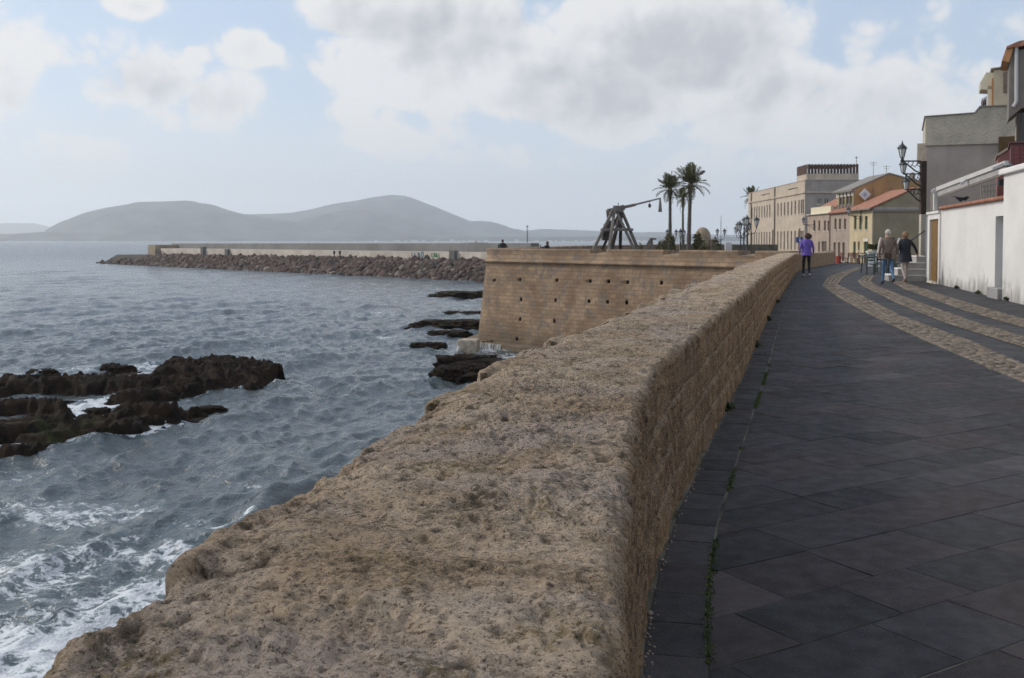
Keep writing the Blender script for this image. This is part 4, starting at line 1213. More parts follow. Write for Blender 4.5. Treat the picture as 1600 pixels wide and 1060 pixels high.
# small catapult beside it
ct = thing('small_catapult', 'small timber catapult frame beside the leafy bush', 'catapult', (at(1018, 380, TY).x, TY, tg))
def T2(px, py, y=0.0): return Vector(((px - 1018) / tsc, y, (375.4 - py) / tsc + EYE - tg))
for y in (-.35, .35):
    MB().beam(T2(1009, 386, y) - Vector((.6, 0, 1.0)), T2(1017.5, 374, y), .11).build('strut', M['wood_grey'], ct); MB().beam(T2(1018, 396, y) - Vector((0, 0, .75)), T2(1018, 374, y), .11).build('post', M['wood_grey'], ct)
MB().beam(T2(1016, 373.4), T2(1024, 373.8), .8, .1).build('arm', M['wood_dark'], ct); MB().box(-1.2, 1.2, -.4, .4, 0, .22).build('base', M['wood_dark'], ct)

# ------------------------------------------------------------------ palms
M['trunk'] = plain('palm_trunk', (0.10, 0.082, 0.066), 0.9, 0.3, 6, 0.8, 14, 0.05)
def leafm(name, a, b, rough=.6):
    t = NT(name); oi = t.n.new('ShaderNodeObjectInfo'); c = t.mix(oi.outputs['Random'], a, b)
    m = t.done(t.mix(t.noise(2, 3), c, tuple(q * .8 for q in b)), rough); t.p.inputs['Transmission Weight'].default_value = 0.0; return m
M['frond'] = leafm('palm_frond', (0.075, 0.088, 0.032), (0.15, 0.145, 0.06))
M['dead'] = leafm('dead_frond', (0.10, 0.075, 0.04), (0.16, 0.12, 0.07), .8)
def frond_mesh(L, droop, nl, seed, wid):
    r = random.Random(seed); V, Q = [], []
    def sp(f): return Vector((L * (f - .10 * droop * f ** 3), 0, L * (.12 * f - droop * .62 * f ** 2.2)))
    for i in range(12):                                    # midrib
        a, b = sp(i / 12), sp((i + 1) / 12); w = .035 * (1 - i / 13); k = len(V)
        V += [a + Vector((0, -w, 0)), a + Vector((0, w, 0)), b + Vector((0, w, 0)), b + Vector((0, -w, 0))]; Q.append((k, k + 1, k + 2, k + 3))
    for i in range(nl):
        f = .14 + .86 * (i + r.random() * .5) / nl; p = sp(f); tl = wid * math.sin(math.pi * min(.16 + f * .86, 1)) ** .6 + .12
        for sd in (-1, 1):
            q = p + Vector((tl * .62, sd * tl * .70, -tl * r.uniform(.05, .45) + .06)); h = .032; k = len(V); m = p.lerp(q, .5) + Vector((0, 0, .05))
            V += [p, m + Vector((h, -sd * h * .7, 0)), q, m - Vector((h, -sd * h * .7, 0))]; Q.append((k, k + 1, k + 2, k + 3))
    me = np_mesh('frond', [tuple(v) for v in V], Q, False); return me
FR = [frond_mesh(2.1, d, 34, 40 + i, .52) for i, d in enumerate((.15, .45, .8, 1.2))]
for m in FR: m.materials.append(M['frond'])
DF = frond_mesh(1.7, 1.3, 16, 60, .22); DF.materials.append(M['dead'])
def palm(px, base_y, crown, Y, sc, label, seed, nf=30, group='palm trees on the bastion square', dead=4, lean=0.0):
    r = random.Random(seed); g = float(gz(Y)); top = at(crown[0], crown[1], Y); b = at(px, base_y, Y)
    root = thing('palm_tree', label, 'palm tree', (b.x, Y, g), 0, group); h = top.z - g; dx = top.x - b.x
    mb = MB(); n = 14
    mb.tube([(dx * (i / n) ** 1.5, 0, h * i / n) for i in range(n + 1)], [.24 * sc * (1.25 if i == 0 else 1 - .35 * i / n) * (1.2 if i >= n - 1 else 1) + r.uniform(-.01, .01) for i in range(n + 1)], 10)
    mb.build('trunk', M['trunk'], root, True)
    MB().lathe([(.2 * sc, -.8), (.30 * sc, -.45), (.33 * sc, -.1), (.24 * sc, .15), (.05, .35)], (dx, 0, h), 9).build('crown_shaft', M['trunk'], root, True)
    for i in range(nf):
        el = 80 - 100 * ((i + .5) / nf) ** 1.0 + r.uniform(-9, 9); az = i * 137.5 + r.uniform(-14, 14)
        k = min(3, max(0, int((75 - el) / 30 + r.uniform(-.4, .4))))
        o = link('frond', FR[k], None, root); o.location = (dx, 0, h); o.rotation_euler = (0, -R(el), R(az)); o.scale = (sc * r.uniform(.85, 1.12),) * 3
    for i in range(dead):
        o = link('dead_frond', DF, None, root); o.location = (dx, 0, h - .15 - .2 * (i % 3)); o.rotation_euler = (0, R(r.uniform(38, 78)), R(i * 97 + 20)); o.scale = (sc * r.uniform(.7, 1.0),) * 3
palm(1047, 388, (1047, 297), 123, 1.03, 'palm tree with drooping fronds, closest to the trebuchet', 1)
palm(1067, 388, (1067, 311), 126, .72, 'smallest palm tree, standing between the two taller palms', 2, 24, dead=7)
palm(1076, 388, (1079, 289), 120, 1.20, 'tallest palm tree with the widest crown, beside the small palm', 3, 34, dead=5)
palm(1176, 388, (1175, 309), 178, 1.0, 'palm tree showing only its crown behind the long cream building', 4, 26, 'palm tree behind the building', dead=3)
# bushes and young palms
M['bush'] = leafm('bush_leaf', (0.05, 0.058, 0.018), (0.115, 0.10, 0.04), .7)
def bush(px, py, Y, rx, rz_, n, label, seed, size=.16, name='bush'):
    r = np.random.RandomState(seed); g = float(gz(Y)); p = at(px, py, Y)
    root = thing(name, label, 'bush', (p.x, Y, g)); q = []; top = p.z - g
    for k in range(n):
        v = r.normal(size=3); v /= np.linalg.norm(v); v *= r.uniform(.55, 1) ; z = max(.15, top * .55 + v[2] * top * .5)
        q.append((v[0] * rx * (1.2 - .5 * z / top) * (1 + .35 * math.sin(5 * v[0] + seed)), v[1] * rx, z))
    leaf_cloud('foliage', q, M['bush'], size, root, .2, seed)
    MB().tube([(0, 0, 0), (.05, 0, top * .7)], [.08, .03], 6).build('stem', M['trunk'], root)
bush(1046, 368, 84, .85, 1.3, 1500, 'rounded leafy bush standing between the catapult and the street lamps', 1)
bush(1035, 378, 82, .75, 1.0, 900, 'low spreading brown green bush beside the catapult', 2)
bush(1091, 366, 100, .55, 1.0, 700, 'young palm like bush growing against the domed tower', 3, .3)
bush(1119, 372, 105, .5, 1.0, 600, 'dark round bush on the far side of the domed tower', 4)
bush(1100, 381, 92, .5, 1.0, 400, 'small clipped bush in front of the domed tower', 5)
bush(1000, 381, 98, .35, 1.0, 300, 'tiny green bush seen behind the trebuchet legs', 6)
# domed watch tower
M['tower'] = plain('tower_plaster', (0.27, 0.205, 0.145), 0.9, 0.2, 1.2, 0.5, 8, 0.05, streak=.4)
tp = at(1098, 380, 108); tw = thing('domed_tower', 'squat round stone tower with a domed roof behind the palms', 'tower', (tp.x, 108, float(gz(108))))
hz_ = at(1098, 372, 108).z - float(gz(108)); dt_ = at(1098, 355.6, 108).z - float(gz(108)); rr0 = 12.3 / F * 108
MB().lathe([(rr0 * 1.02, 0), (rr0 * 1.0, hz_)], n=28).build('wall', M['tower'], tw, True)
MB().lathe([(rr0 * 1.03, hz_)] + [(rr0 * math.cos(a), hz_ + .02 + (dt_ - hz_) * math.sin(a)) for a in np.linspace(0, math.pi / 2 * .98, 9)], n=28).build('dome', M['tower'], tw, True)
MB().box(-.1 + .75, .25 + .75, -rr0 * 1.02, -rr0 * .6, .6, 2.3).build('doorway', M['wood_dark'], tw)
MB().box(rr0 * .75, rr0 + .35, -.9, .9, 0, hz_ * .92).build('porch', M['tower'], tw)
# low walls, litter bin and masts of the harbour square
o = setp(MB().box(-6, 6, -.3, .3, 0, 1.9).build('low_wall', plain('low_wall', (0.12, 0.105, 0.075), .9, .3, 1)), 'low dark wall at the back of the square beyond the tower', 'wall'); p = at(1138, 384, 122); o.location = (p.x, 122, float(gz(122)) - .1)
o = setp(MB().box(-.36, .36, -.25, .25, 0, 2.0).build('white_kiosk', plain('white_box', (0.6, 0.6, 0.6), .7, .1), bevel=.03), 'small white upright box standing by the low dark wall', 'kiosk'); p = at(1138, 384, 112); o.location = (p.x, 112, float(gz(112)))
for (px, top, lab) in ((1135.5, 353, 'slender yacht mast seen beyond the square, closer to the domed tower'), (1147, 358, 'shorter slender yacht mast seen beyond the square, closer to the lamp cluster')):
    p = at(px, top, 230); o = MB().tube([(0, 0, 0), (0, 0, p.z - SEA)], [.09, .05], 5).beam((-.6, 0, (p.z - SEA) * .6), (.6, 0, (p.z - SEA) * .6), .06).build('yacht_mast', plain('mast', (0.55, 0.55, 0.56), .5, .05)); o.location = (p.x, 230, SEA); setp(o, lab, 'mast', 'yacht masts')

# ------------------------------------------------------------------ lamps
M['iron'] = plain('black_iron', (0.022, 0.028, 0.028), 0.5, 0.2, 8)
t = NT('lamp_glass'); M['glass'] = t.done((0.62, 0.64, 0.62), 0.35); 
def lantern_parts(parent, loc, s, up=True):
    x, y, z = loc
    fr = MB(); n = 6
    fr.lathe([(.09 * s, 0), (.10 * s, .03 * s)], (x, y, z), n)
    for k in range(n):
        a = 2 * math.pi * k / n; c, d = math.cos(a), math.sin(a); fr.beam((x + .095 * s * c, y + .095 * s * d, z + .02 * s), (x + .19 * s * c, y + .19 * s * d, z + .45 * s), .022 * s)
    fr.lathe([(.235 * s, .45 * s), (.25 * s, .48 * s), (.19 * s, .56 * s), (.10 * s, .64 * s), (.05 * s, .66 * s), (.055 * s, .70 * s), (.02 * s, .76 * s), (.035 * s, .79 * s), (.005 * s, .83 * s)], (x, y, z), n)
    if up: fr.lathe([(.03 * s, -.16 * s), (.07 * s, -.06 * s), (.05 * s, 0)], (x, y, z), 8)
    f = fr.build('lantern', M['iron'], parent)
    MB().lathe([(.085 * s, .03 * s), (.18 * s, .45 * s)], (x, y, z), n).build('glass', M['glass'], f)
def street_lamp(px, Y, ytop, heads, label, s=1.0, tall=0):
    p = at(px, ytop, Y); g = float(gz(Y)); h = p.z - g; root = thing('street_lamp', label, 'street lamp', (p.x, Y, g), 0, 'iron street lamps on the square')
    hl = h - .85 * s
    MB().lathe([(.24 * s, 0), (.24 * s, .25), (.17 * s, .35), (.17 * s, .8), (.11 * s, .95), (.075 * s, 1.3), (.06 * s, hl * .75), (.085 * s, hl * .78), (.05 * s, hl * .82), (.05 * s, hl - .12 * s)], n=10).build('post', M['iron'], root, True)
    if tall: MB().tube([(0, 0, hl), (0, 0, hl + tall)], [.04, .02], 5).build('mast', M['iron'], root)
    for (dx, dy, dz) in heads:
        if abs(dx) + abs(dy) > .01:
            MB().tube([(0, 0, hl - .55 * s), (dx * .45, dy * .45, hl - .62 * s + dz), (dx * .85, dy * .85, hl - .5 * s + dz), (dx, dy, hl - .12 * s + dz)], .032 * s, 6).build('arm', M['iron'], root)
        lantern_parts(root, (dx, dy, hl + dz), s)
# the cluster by the long building: three posts one behind another
street_lamp(1168, 76, 337, [(-.62, -.2, -.32), (.72, .1, .05), (.1, .6, -.3), (-.05, -.05, .12)], 'iron lamp post with four lanterns and a thick foot, before the cream facade', 1.0)
street_lamp(1162.5, 90, 340, [(-.55, 0, -.3), (.5, .1, -.3), (0, 0, .12)], 'black iron lamp post with three lanterns, middle one of three close posts', .95)
street_lamp(1157.5, 106, 349, [(-.5, 0, -.2), (.45, 0, -.2)], 'black iron lamp post with two lanterns, harbour end of three close posts', .95)
street_lamp(1063.5, 86, 356, [(0, 0, 0)], 'single lantern street lamp rising between the palm trunks', .95)
street_lamp(1049.5, 112, 358, [(-.5, 0, .05), (.5, 0, .05)], 'two armed street lamp beside the first palm trunk', .9)
street_lamp(1069, 116, 358, [(0, 0, 0)], 'far street lamp half hidden behind the small palm trunk', .9)
street_lamp(1126.5, 112, 357, [(-.4, 0, .05), (.4, 0, .05)], 'two armed street lamp carrying a tall thin mast, past the domed tower', .9, 2.2)
# ------------------------------------------------------------------ houses
def frame(px, Y, alpha, z, name, label, cat='house', group=None):
    """root at a street corner: local +x runs away along the street, +y points to the sea, -y into the house"""
    p = at(px, 375, Y)
    return thing(name, label, cat, (p.x, Y, z), R(90 - alpha), group)
def along(root, alpha, px):            # local x on the sea facade seen at photo column px
    k = (px - 800) / F; x0, y0 = root.location.x, root.location.y; a = R(alpha)
    return (k * y0 - x0) / (math.sin(a) - k * math.cos(a))
def zat(py, Y, root):
    return at(800, py, Y).z - root.location.z
def plaster(name, c, st=.35, var=.13): return plain(name, c, .88, var, .7, .35, 14, .02, streak=st)
M['cream'] = plaster('cream_plaster', (0.47, 0.395, 0.315)); M['shade_grey'] = plaster('shade_and_grey_plaster', (0.34, 0.30, 0.27))  # greyer end wall of the cream building: shade away from the sun put into colour
M['pinkp'] = plaster('pink_beige_plaster', (0.375, 0.295, 0.235)); M['pinkp2'] = plaster('tan_pink_plaster', (0.35, 0.28, 0.225)); M['yellow'] = plaster('yellow_plaster', (0.50, 0.41, 0.26)); M['olive'] = plaster('olive_plaster', (0.275, 0.232, 0.155))
M['orange'] = plaster('orange_plaster', (0.37, 0.215, 0.10)); M['whitep'] = plain('whitewash', (0.70, 0.68, 0.66), .85, .06, .8, .3, 10, .02)
M['tile'] = plain('roof_tile', (0.33, 0.15, 0.095), .85, .3, 4, .8, 9, .06); M['brownwood'] = plain('brown_wood', (0.10, 0.055, 0.03), .6, .25, 6); M['winglass'] = plain('window_glass', (0.045, 0.045, 0.045), .15, .2, 2)
M['shut'] = plain('taupe_shutter', (0.16, 0.125, 0.10), .7, .15, 5); M['green'] = plain('green_shutter', (0.035, 0.085, 0.05), .6, .2, 6); M['palew'] = plain('pale_trim', (0.62, 0.57, 0.48), .8, .1, 2); M['lattice'] = plain('brown_lattice', (0.085, 0.045, 0.034), .8, .25, 3)
M['pipe'] = plain('pipe', (0.22, 0.19, 0.16), .6, .1)
def window(root, x0, x1, z0, z1, mat, y=-.16, kind='shutter', sill=True, axis='x'):
    """a window in the sea facade (axis x) or the end wall (axis y)"""
    def B(mb, u0, u1, d0, d1, a, b): return mb.box(u0, u1, d0, d1, a, b) if axis == 'x' else mb.box(-d1, -d0, u0, u1, a, b)
    w = B(MB(), x0, x1, y - .02, y, z0, z1).build('window', M['winglass'], root)
    fr = MB(); t_ = min(.06, (x1 - x0) * .12)
    for (a, b, c, d) in ((x0, x0 + t_, z0, z1), (x1 - t_, x1, z0, z1), (x0 + t_, x1 - t_, z1 - t_, z1), (x0 + t_, x1 - t_, z0, z0 + t_), ((x0 + x1) / 2 - t_ / 2, (x0 + x1) / 2 + t_ / 2, z0 + t_, z1 - t_)):
        B(fr, a, b, y + .002, y + .05, c, d)
    fr.build('frame', M['palew'] if kind == 'glass' else mat, w)
    if kind == 'shutter':
        sh = MB(); n = max(4, int((z1 - z0) / .16))
        for i in range(n):
            za = z0 + t_ + (z1 - z0 - 2 * t_) * i / n; B(sh, x0 + t_, x1 - t_, y + .006, y + .03, za, za + (z1 - z0 - 2 * t_) / n * .72)
        sh.build('shutter', mat, w)
    if sill: B(MB(), x0 - .06, x1 + .06, -.10, .06, z0 - .07, z0 - .003).build('sill', M['palew'], w)

# long cream building
AL = 2.0
lb = frame(1257, 125, AL, -1.0, 'seafront_building', 'long two storey cream building with rows of narrow windows facing the sea', 'building')
XA = lambda px: along(lb, AL, px)
YX = lambda x: 125 + x * math.cos(R(AL))
Lb = XA(1168.5); Hb = zat(282.3, 125, lb); cz = zat(300.5, 125, lb)
cols = [1254.4, 1251.6, 1247.6, 1242, 1236.2, 1230.7, 1225.2, 1220, 1215, 1202.2, 1198, 1193.8, 1189.8, 1185.7, 1182, 1178.4, 1174.5]
hs, wi = [], []
for px in cols:
    x = XA(px)
    for (z0, z1) in ((zat(333.6, 125, lb), zat(311.5, 125, lb)), (zat(391.5, 125, lb), zat(360.5, 125, lb))):
        hs.append((x - .33, x + .33, z0, z1)); wi.append((x - .33, x + .33, z0, z1))
MB().wall((0, 0, 0), (1, 0, 0), (0, 1, 0), Lb, Hb, hs, .16).build('facade', M['cream'], lb)
ew = [(-1.75 - .3 - 0, -1.75 + .2, zat(319.5, 125, lb), zat(310.5, 125, lb)), (-3.0, -2.4, zat(319.5, 125, lb), zat(310.5, 125, lb))]
MB().wall((0, -16, 0), (0, 1, 0), (-1, 0, 0), 16, Hb, [(16 + a, 16 + b, c, d) for a, b, c, d in ew], .16).build('end_wall', M['shade_grey'], lb)
mb = MB(); mb.poly((Lb, 0, 0), (Lb, -16, 0), (Lb, -16, Hb), (Lb, 0, Hb)); mb.poly((0, -16, 0), (Lb, -16, 0), (Lb, -16, Hb), (0, -16, Hb)); mb.poly((0, 0, Hb - .3), (Lb, 0, Hb - .3), (Lb, -16, Hb - .3), (0, -16, Hb - .3)); mb.build('back_and_roof', M['shade_grey'], lb)
for a in wi: window(lb, *a, M['shut'], kind='shutter')
for a in ew: window(lb, *a, M['shut'], kind='glass', axis='y')
mb = MB(); mb.box(-.08, Lb + .05, .002, .14, cz - .12, cz + .06); mb.box(-.14, -.002, -16, .14, cz - .12, cz + .06); mb.build('cornice', M['cream'], lb)
mb = MB(); mb.box(-.05, Lb, -.3, .05, Hb + .001, Hb + .08); mb.box(-.05, .0, -16, -.3, Hb + .001, Hb + .08); mb.build('coping', M['pinkp'], lb)
for px in (1210.6, 1174): MB().tube([(XA(px), .1, 0), (XA(px), .1, Hb)], .10, 8).build('downpipe', M['pipe'], lb)
for px in (1245, 1201): MB().beam((XA(px), .0, cz + .75), (XA(px) - .1, .75, cz + .6), .10).beam((XA(px) - .1, .7, cz + .6), (XA(px) - .1, 1.15, cz + .5), .26, .12).build('flood_lamp', M['iron'], lb)
for px in (1249, 1207.2): MB().box(XA(px) - .38, XA(px) + .38, .004, .03, 0, zat(357, 125, lb)).build('door', M['brownwood'], lb)
# roof pavilion with brown lattice
ry0, ry1 = -.6, -7.0
MB().box(1.2, 6.5, ry1, ry0, Hb - .3, zat(273, 128, lb)).build('roof_pavilion', M['cream'], lb)
zt0, zt1 = zat(273, 128, lb), zat(258.5, 128, lb)
n = 16
for i in range(n):
    y_ = ry0 + (ry1 - ry0) * (i + .5) / n; MB().box(1.18, 1.24, y_ - .16, y_ + .16, zt0 + .003, zt1).build('lattice_panel', M['lattice'], lb)
for i in range(8):
    x_ = 1.3 + 5.2 * (i + .5) / 8; MB().box(x_ - .28, x_ + .28, ry0 - .03, ry0 + .03, zt0 + .003, zt1).build('lattice_panel', M['lattice'], lb)
mb = MB(); mb.box(1.3, 6.4, ry1, ry0 - .1, zt1 - .25, zt1 - .12); mb.build('pavilion_roof', M['lattice'], lb)
mb = MB()
for z in np.linspace(0, 1.9, 6): mb.beam((.6, -.5, Hb + z), (1.1, -.5, Hb + z), .05)
mb.beam((.6, -.5, Hb), (.6, -.5, Hb + 1.9), .05); mb.beam((1.1, -.5, Hb), (1.1, -.5, Hb + 1.9), .05); mb.build('roof_ladder', M['pipe'], lb)
MB().tube([(1.2, ry1 + .3, zt1), (1.2, ry1 + .3, zt1 + .75)], .04, 5).lathe([(.05, 0), (.16, .1), (.05, .25)], (1.2, ry1 + .3, zt1 + .7), 8).build('roof_lamp', M['pipe'], lb)

# ---- the row of small houses
AR = 1.5; gr = -.62
h3 = frame(1365, 85, AR, gr, 'yellow_house', 'pale yellow house with green shutters and a red tiled roof behind the cafe')
XR = lambda px: along(h3, AR, px)
x3, x2, x1 = XR(1327), XR(1297.5), XR(1261.5)
def yz(py, x): return zat(py, 85 + x, h3)
e3 = yz(325.8, 0)
hs = []
for px in (1335.8, 1343.8, 1352.8): hs.append((XR(px) - .36, XR(px) + .36, yz(359, XR(px)), yz(338, XR(px))))
lo = [(XR(1335) - .36, XR(1335) + .36, .35, yz(378, XR(1335))), (XR(1341.5) - .25, XR(1341.5) + .25, 1.1, yz(378, XR(1341))), (XR(1352.8) - .55, XR(1352.8) + .55, .02, yz(378, XR(1352)))]
MB().wall((0, 0, 0), (1, 0, 0), (0, 1, 0), x3, e3, hs + lo, .16).build('facade', M['yellow'], h3)
for a in hs + lo: window(h3, *a, M['green'], kind='shutter')
MB().box(XR(1352.8) - .62, XR(1352.8) + .62, .003, .05, lo[2][3] + .01, lo[2][3] + .3).build('door_lintel', M['palew'], h3)
D3 = 6.0; rise = 1.62
MB().prism([(0, 0, 0), (0, -D3, 0), (0, -D3, e3 + rise + .9), (0, -3.4, e3 + rise), (0, 0, e3)], (.25, 0, 0)).build('end_wall', M['olive'], h3)
MB().box(-.12, -.003, -D3, .1, e3 - .28, e3 - .12).build('string_course', M['pipe'], h3)
MB().box(-.02, -.003, -D3, -.001, e3 - .1, e3 + .1).build('end_band', M['shade_grey'], h3)
mb = MB(); mb.prism([(-.12, .35, e3 - .06), (-.12, -3.4, e3 + rise + .04), (-.12, -3.4, e3 + rise + .16), (-.12, .35, e3 + .06)], (x3 + .1, 0, 0)); mb.build('roof', M['tile'], h3)
MB().box(-.16, x3, .36, .46, e3 - .1, e3 + .02).build('gutter', M['pipe'], h3)
MB().box(-.04, -.004, -D3 + .9, -D3 + 2.0, .02, 2.1).build('side_door', M['green'], h3)
MB().tube([(-.06, .1, .0), (-.06, .1, e3)], .05, 6).build('downpipe', M['pipe'], h3)

h2 = frame(1327, 85 + x3 * math.cos(R(AR)), AR, gr, 'orange_house', 'tan house with an orange gable wall and a glazed roof veranda'); h2.location = h3.matrix_basis @ Vector((x3, 0, 0)) if False else (h3.location.x + math.sin(R(AR)) * (x3 + .003), h3.location.y + math.cos(R(AR)) * (x3 + .003), gr)
L2 = x2 - x3; e2 = yz(331, x3); v0, v1 = e2 + .25, yz(297, x3)
XB = lambda px: XR(px) - x3
hs = [(XB(px) - .36, XB(px) + .36, yz(359, XR(px)), yz(342, XR(px))) for px in (1305, 1312, 1319.8)] + [(XB(px) - .36, XB(px) + .36, .05, yz(379, XR(px))) for px in (1304, 1311, 1318)]
MB().wall((0, 0, 0), (1, 0, 0), (0, 1, 0), L2, e2, hs, .16).build('facade', M['pinkp2'], h2)
for a in hs: window(h2, *a, M['shut'])
MB().prism([(-.1, .3, e2 - .04), (-.1, -.6, e2 + .42), (-.1, -.6, e2 + .5), (-.1, .3, e2 + .06)], (L2 + .1, 0, 0)).build('tile_skirt', M['tile'], h2)
pk = yz(272.5, x3); 
MB().prism([(0, -.35, e2), (0, -9, e2), (0, -9, v1), (0, -3.55, pk), (0, -.35, v1)], (.22, 0, 0)).build('gable_wall', M['orange'], h2)
mb = MB(); mb.prism([(-.05, -.1, v1 - .05), (-.05, -3.55, pk + .02), (-.05, -3.55, pk + .14), (-.05, -.1, v1 + .08)], (L2, 0, 0)); mb.prism([(-.05, -3.55, pk + .02), (-.05, -9.2, v1 - .1), (-.05, -9.2, v1 + .02), (-.05, -3.55, pk + .14)], (L2, 0, 0)); mb.build('roof', M['pipe'], h2)
ver = MB().box(.25, L2 - .02, -.8, -.65, e2, v1 - .06).build('veranda_wall', M['pinkp2'], h2)
for i in range(5):
    xa, xb = .3 + (L2 - .5) * i / 5, .3 + (L2 - .5) * (i + 1) / 5
    MB().box(xa + .08, xb - .08, -.62, -.58, v0 + .1, v1 - .5).build('pane', plain('curtain_pane', (0.36, 0.29, 0.10) if i % 2 == 0 else (0.13, 0.11, 0.11), .4, .2, 3), h2)
    MB().box(xa - .03, xa + .05, -.64, -.40, v0 - .1, v1 - .08).build('veranda_post', M['pipe'], h2)
    MB().box(xa + .08, xb - .08, -.50, -.45, v0 - .1, v0 + .55).build('veranda_rail', M['shut'], h2)
MB().box(.25, L2, -.56, -.50, v1 - .48, v1 - .1).build('veranda_blind', M['palew'], h2)
MB().box(-.02, .25, -.40, -.34, e2, v1).build('corner_post', M['pipe'], h2)
for y_ in (-2.1, -3.7): MB().tube([(-.06, y_, e2 + .6), (-.06, y_, v1 + .2)], .04, 6).build('downpipe', M['pipe'], h2)
for (y_, h_) in ((-2.6, 1.25), (-3.8, .9)):
    MB().tube([(1.5, y_, v1), (1.5, y_, pk + h_)], .025, 5).beam((1.5, y_ - .35, pk + h_ - .1), (1.5, y_ + .35, pk + h_ - .1), .03).beam((1.5, y_ - .25, pk + h_ - .3), (1.5, y_ + .25, pk + h_ - .3), .03).build('tv_aerial', M['pipe'], h2)
MB().lathe([(.25, 0), (.25, .5), (.3, .55), (.1, .85)], (1.2, -6.1, pk - .6), 10).build('chimney', M['shade_grey'], h2)
# square panel antenna with a blue mark, set as a diamond on the gable
da = MB().box(-.05, .05, -.4, .4, -.4, .4).build('panel_antenna', plain('panel_white', (0.55, 0.56, 0.58), .5, .05), None, bevel=.05)
q = at(1352, 304.3, 84.6 + x3); da.location = (q.x, q.y + .1, q.z); da.rotation_euler = (R(45), 0, R(90 - AR)); setp(da, 'white diamond shaped panel with a pale blue mark on the orange gable', 'panel')
MB().lathe([(.2, -.004), (.2, .004)], n=20).build('blue_disc', plain('pale_blue', (0.38, 0.43, 0.50), .5, .05), da).rotation_euler = (0, R(90), 0)
bd = da.children[-1]; bd.location = (-.056, 0, 0)
o = MB().box(-.064, -.061, -.03, .03, -.14, .1).build('mark', plain('mark_blue', (0.06, 0.09, 0.2), .5, .05), da); o.rotation_euler = (R(-45), 0, 0)

h1 = frame(1297.5, 90, AR, gr - .1, 'pink_house', 'pinkish plaster house with a cream roof parapet next to the long building'); h1.location = (h3.location.x + math.sin(R(AR)) * (x2 + .005), h3.location.y + math.cos(R(AR)) * (x2 + .005), gr - .1)
L1 = x1 - x2; XC = lambda px: XR(px) - x2; e1_ = yz(333.5, x2) + .1
hs = [(XC(px) - w, XC(px) + w, yz(361, XR(px)) + .1, yz(345, XR(px)) + .1) for px, w in ((1272, .33), (1279.7, .36), (1288.6, .40), (1293.6, .25))] + [(XC(1279.5) - .3, XC(1279.5) + .3, .4, yz(378, XR(1279)) + .1), (XC(1287.5) - .85, XC(1287.5) + .85, .02, yz(377.5, XR(1287)) + .1)]
MB().wall((0, 0, 0), (1, 0, 0), (0, 1, 0), L1, e1_, hs, .16).build('facade', M['pinkp'], h1)
for a in hs: window(h1, *a, M['shut'])
MB().box(0.003, L1 - 1.2, -.3, .0, e1_ + .07, e1_ + .75).build('roof_parapet', plain('cream_paint', (0.66, 0.58, 0.42), .8, .05), h1); MB().box(-.003, L1, -.4, .22, e1_, e1_ + .07).build('cornice', M['palew'], h1)
MB().prism([(.1, -.5, e1_ + .5), (.1, -3.4, e1_ + 2.0), (.1, -3.4, e1_ + 2.1), (.1, -.5, e1_ + .62)], (L1 - 1.0, 0, 0)).build('roof', M['tile'], h1)
MB().box(L1 - .2, L1, -6, -.001, 0, e1_).build('far_wall', M['pinkp'], h1); MB().box(0.003, .2, -6, -.17, 0, e1_).build('party_wall', M['pinkp'], h1)
MB().tube([(.1, .08, 0), (.1, .08, e1_)], .06, 6).build('downpipe', M['pipe'], h1)
# wall lamps on the row
for (root, x_, z_, lab) in ((h1, XC(1272), yz(352, XR(1272)) + .1, 'small iron wall lamp on the pink house'), (h3, XR(1345), yz(338, XR(1345)), 'small iron wall lamp over the yellow house windows')):
    c = root.matrix_basis @ Vector((x_, .02, z_)); wl_ = thing('wall_lamp', lab, 'wall lamp', c, root.rotation_euler.z)
    MB().beam((0, 0, 0), (0, 1.1, .05), .06).beam((0, .02, -.5), (0, .02, .5), .07).beam((0, .02, -.35), (0, .8, .03), .04).build('bracket', M['iron'], wl_); lantern_parts(wl_, (0, 1.1, .2), .85)

# ------------------------------------------------------------------ right side of the street
WA = 13.5; wx0 = 11.44 - 16.25 * math.tan(R(WA))
ww = thing('white_wall', 'whitewashed garden wall with a grey door and a wooden door along the street', 'wall', (wx0, 6.0, 0), R(90 - WA))
def WX(px): return (6.0 * 0 + (lambda k: ((wx0 - 6 * k) / (k * math.cos(R(WA)) - math.sin(R(WA)))))((px - 800) / F))
def wx(px):
    k = (px - 800) / F
    return (wx0 - k * 6.0) / (k * math.cos(R(WA)) - math.sin(R(WA)))
t = NT('whitewash_wall'); sx = t.n.new('ShaderNodeSeparateXYZ'); t.l.new(t.tc.outputs['Object'], sx.inputs[0])
col = t.mix(t.ramp(t.noise(.7, 5, .6), .35, .7), (.71, .69, .665), (.63, .61, .585))
st = t.math('SUBTRACT', t.noise(1.8, 6, .7, .3, stretch=(1, 1, .45)), t.math('MULTIPLY', sx.outputs[2], .42))
col = t.mix(t.ramp(st, .30, .52, 0, .75), col, (.22, .21, .19)); col = t.mix(t.ramp(t.noise(3.4, 6, .7, .8), .63, .74, 0, .35), col, (.45, .43, .40))
M['wwall'] = t.done(col, .85, t.bump(t.noise(6, 5, .6), .35, .03))
x_a, x_b, x_c, x_d = wx(1571), wx(1470), wx(1453), wx(1443)
dr = (wx(1568.6), wx(1554.8)); bd_ = (wx(1467.8), wx(1454.2))
MB().wall((x_a, 0, 0), (1, 0, 0), (0, 1, 0), x_b - x_a, 2.42, [(dr[0] - x_a, dr[1] - x_a, .0, 2.02)], .28).build('low_section', M['wwall'], ww)
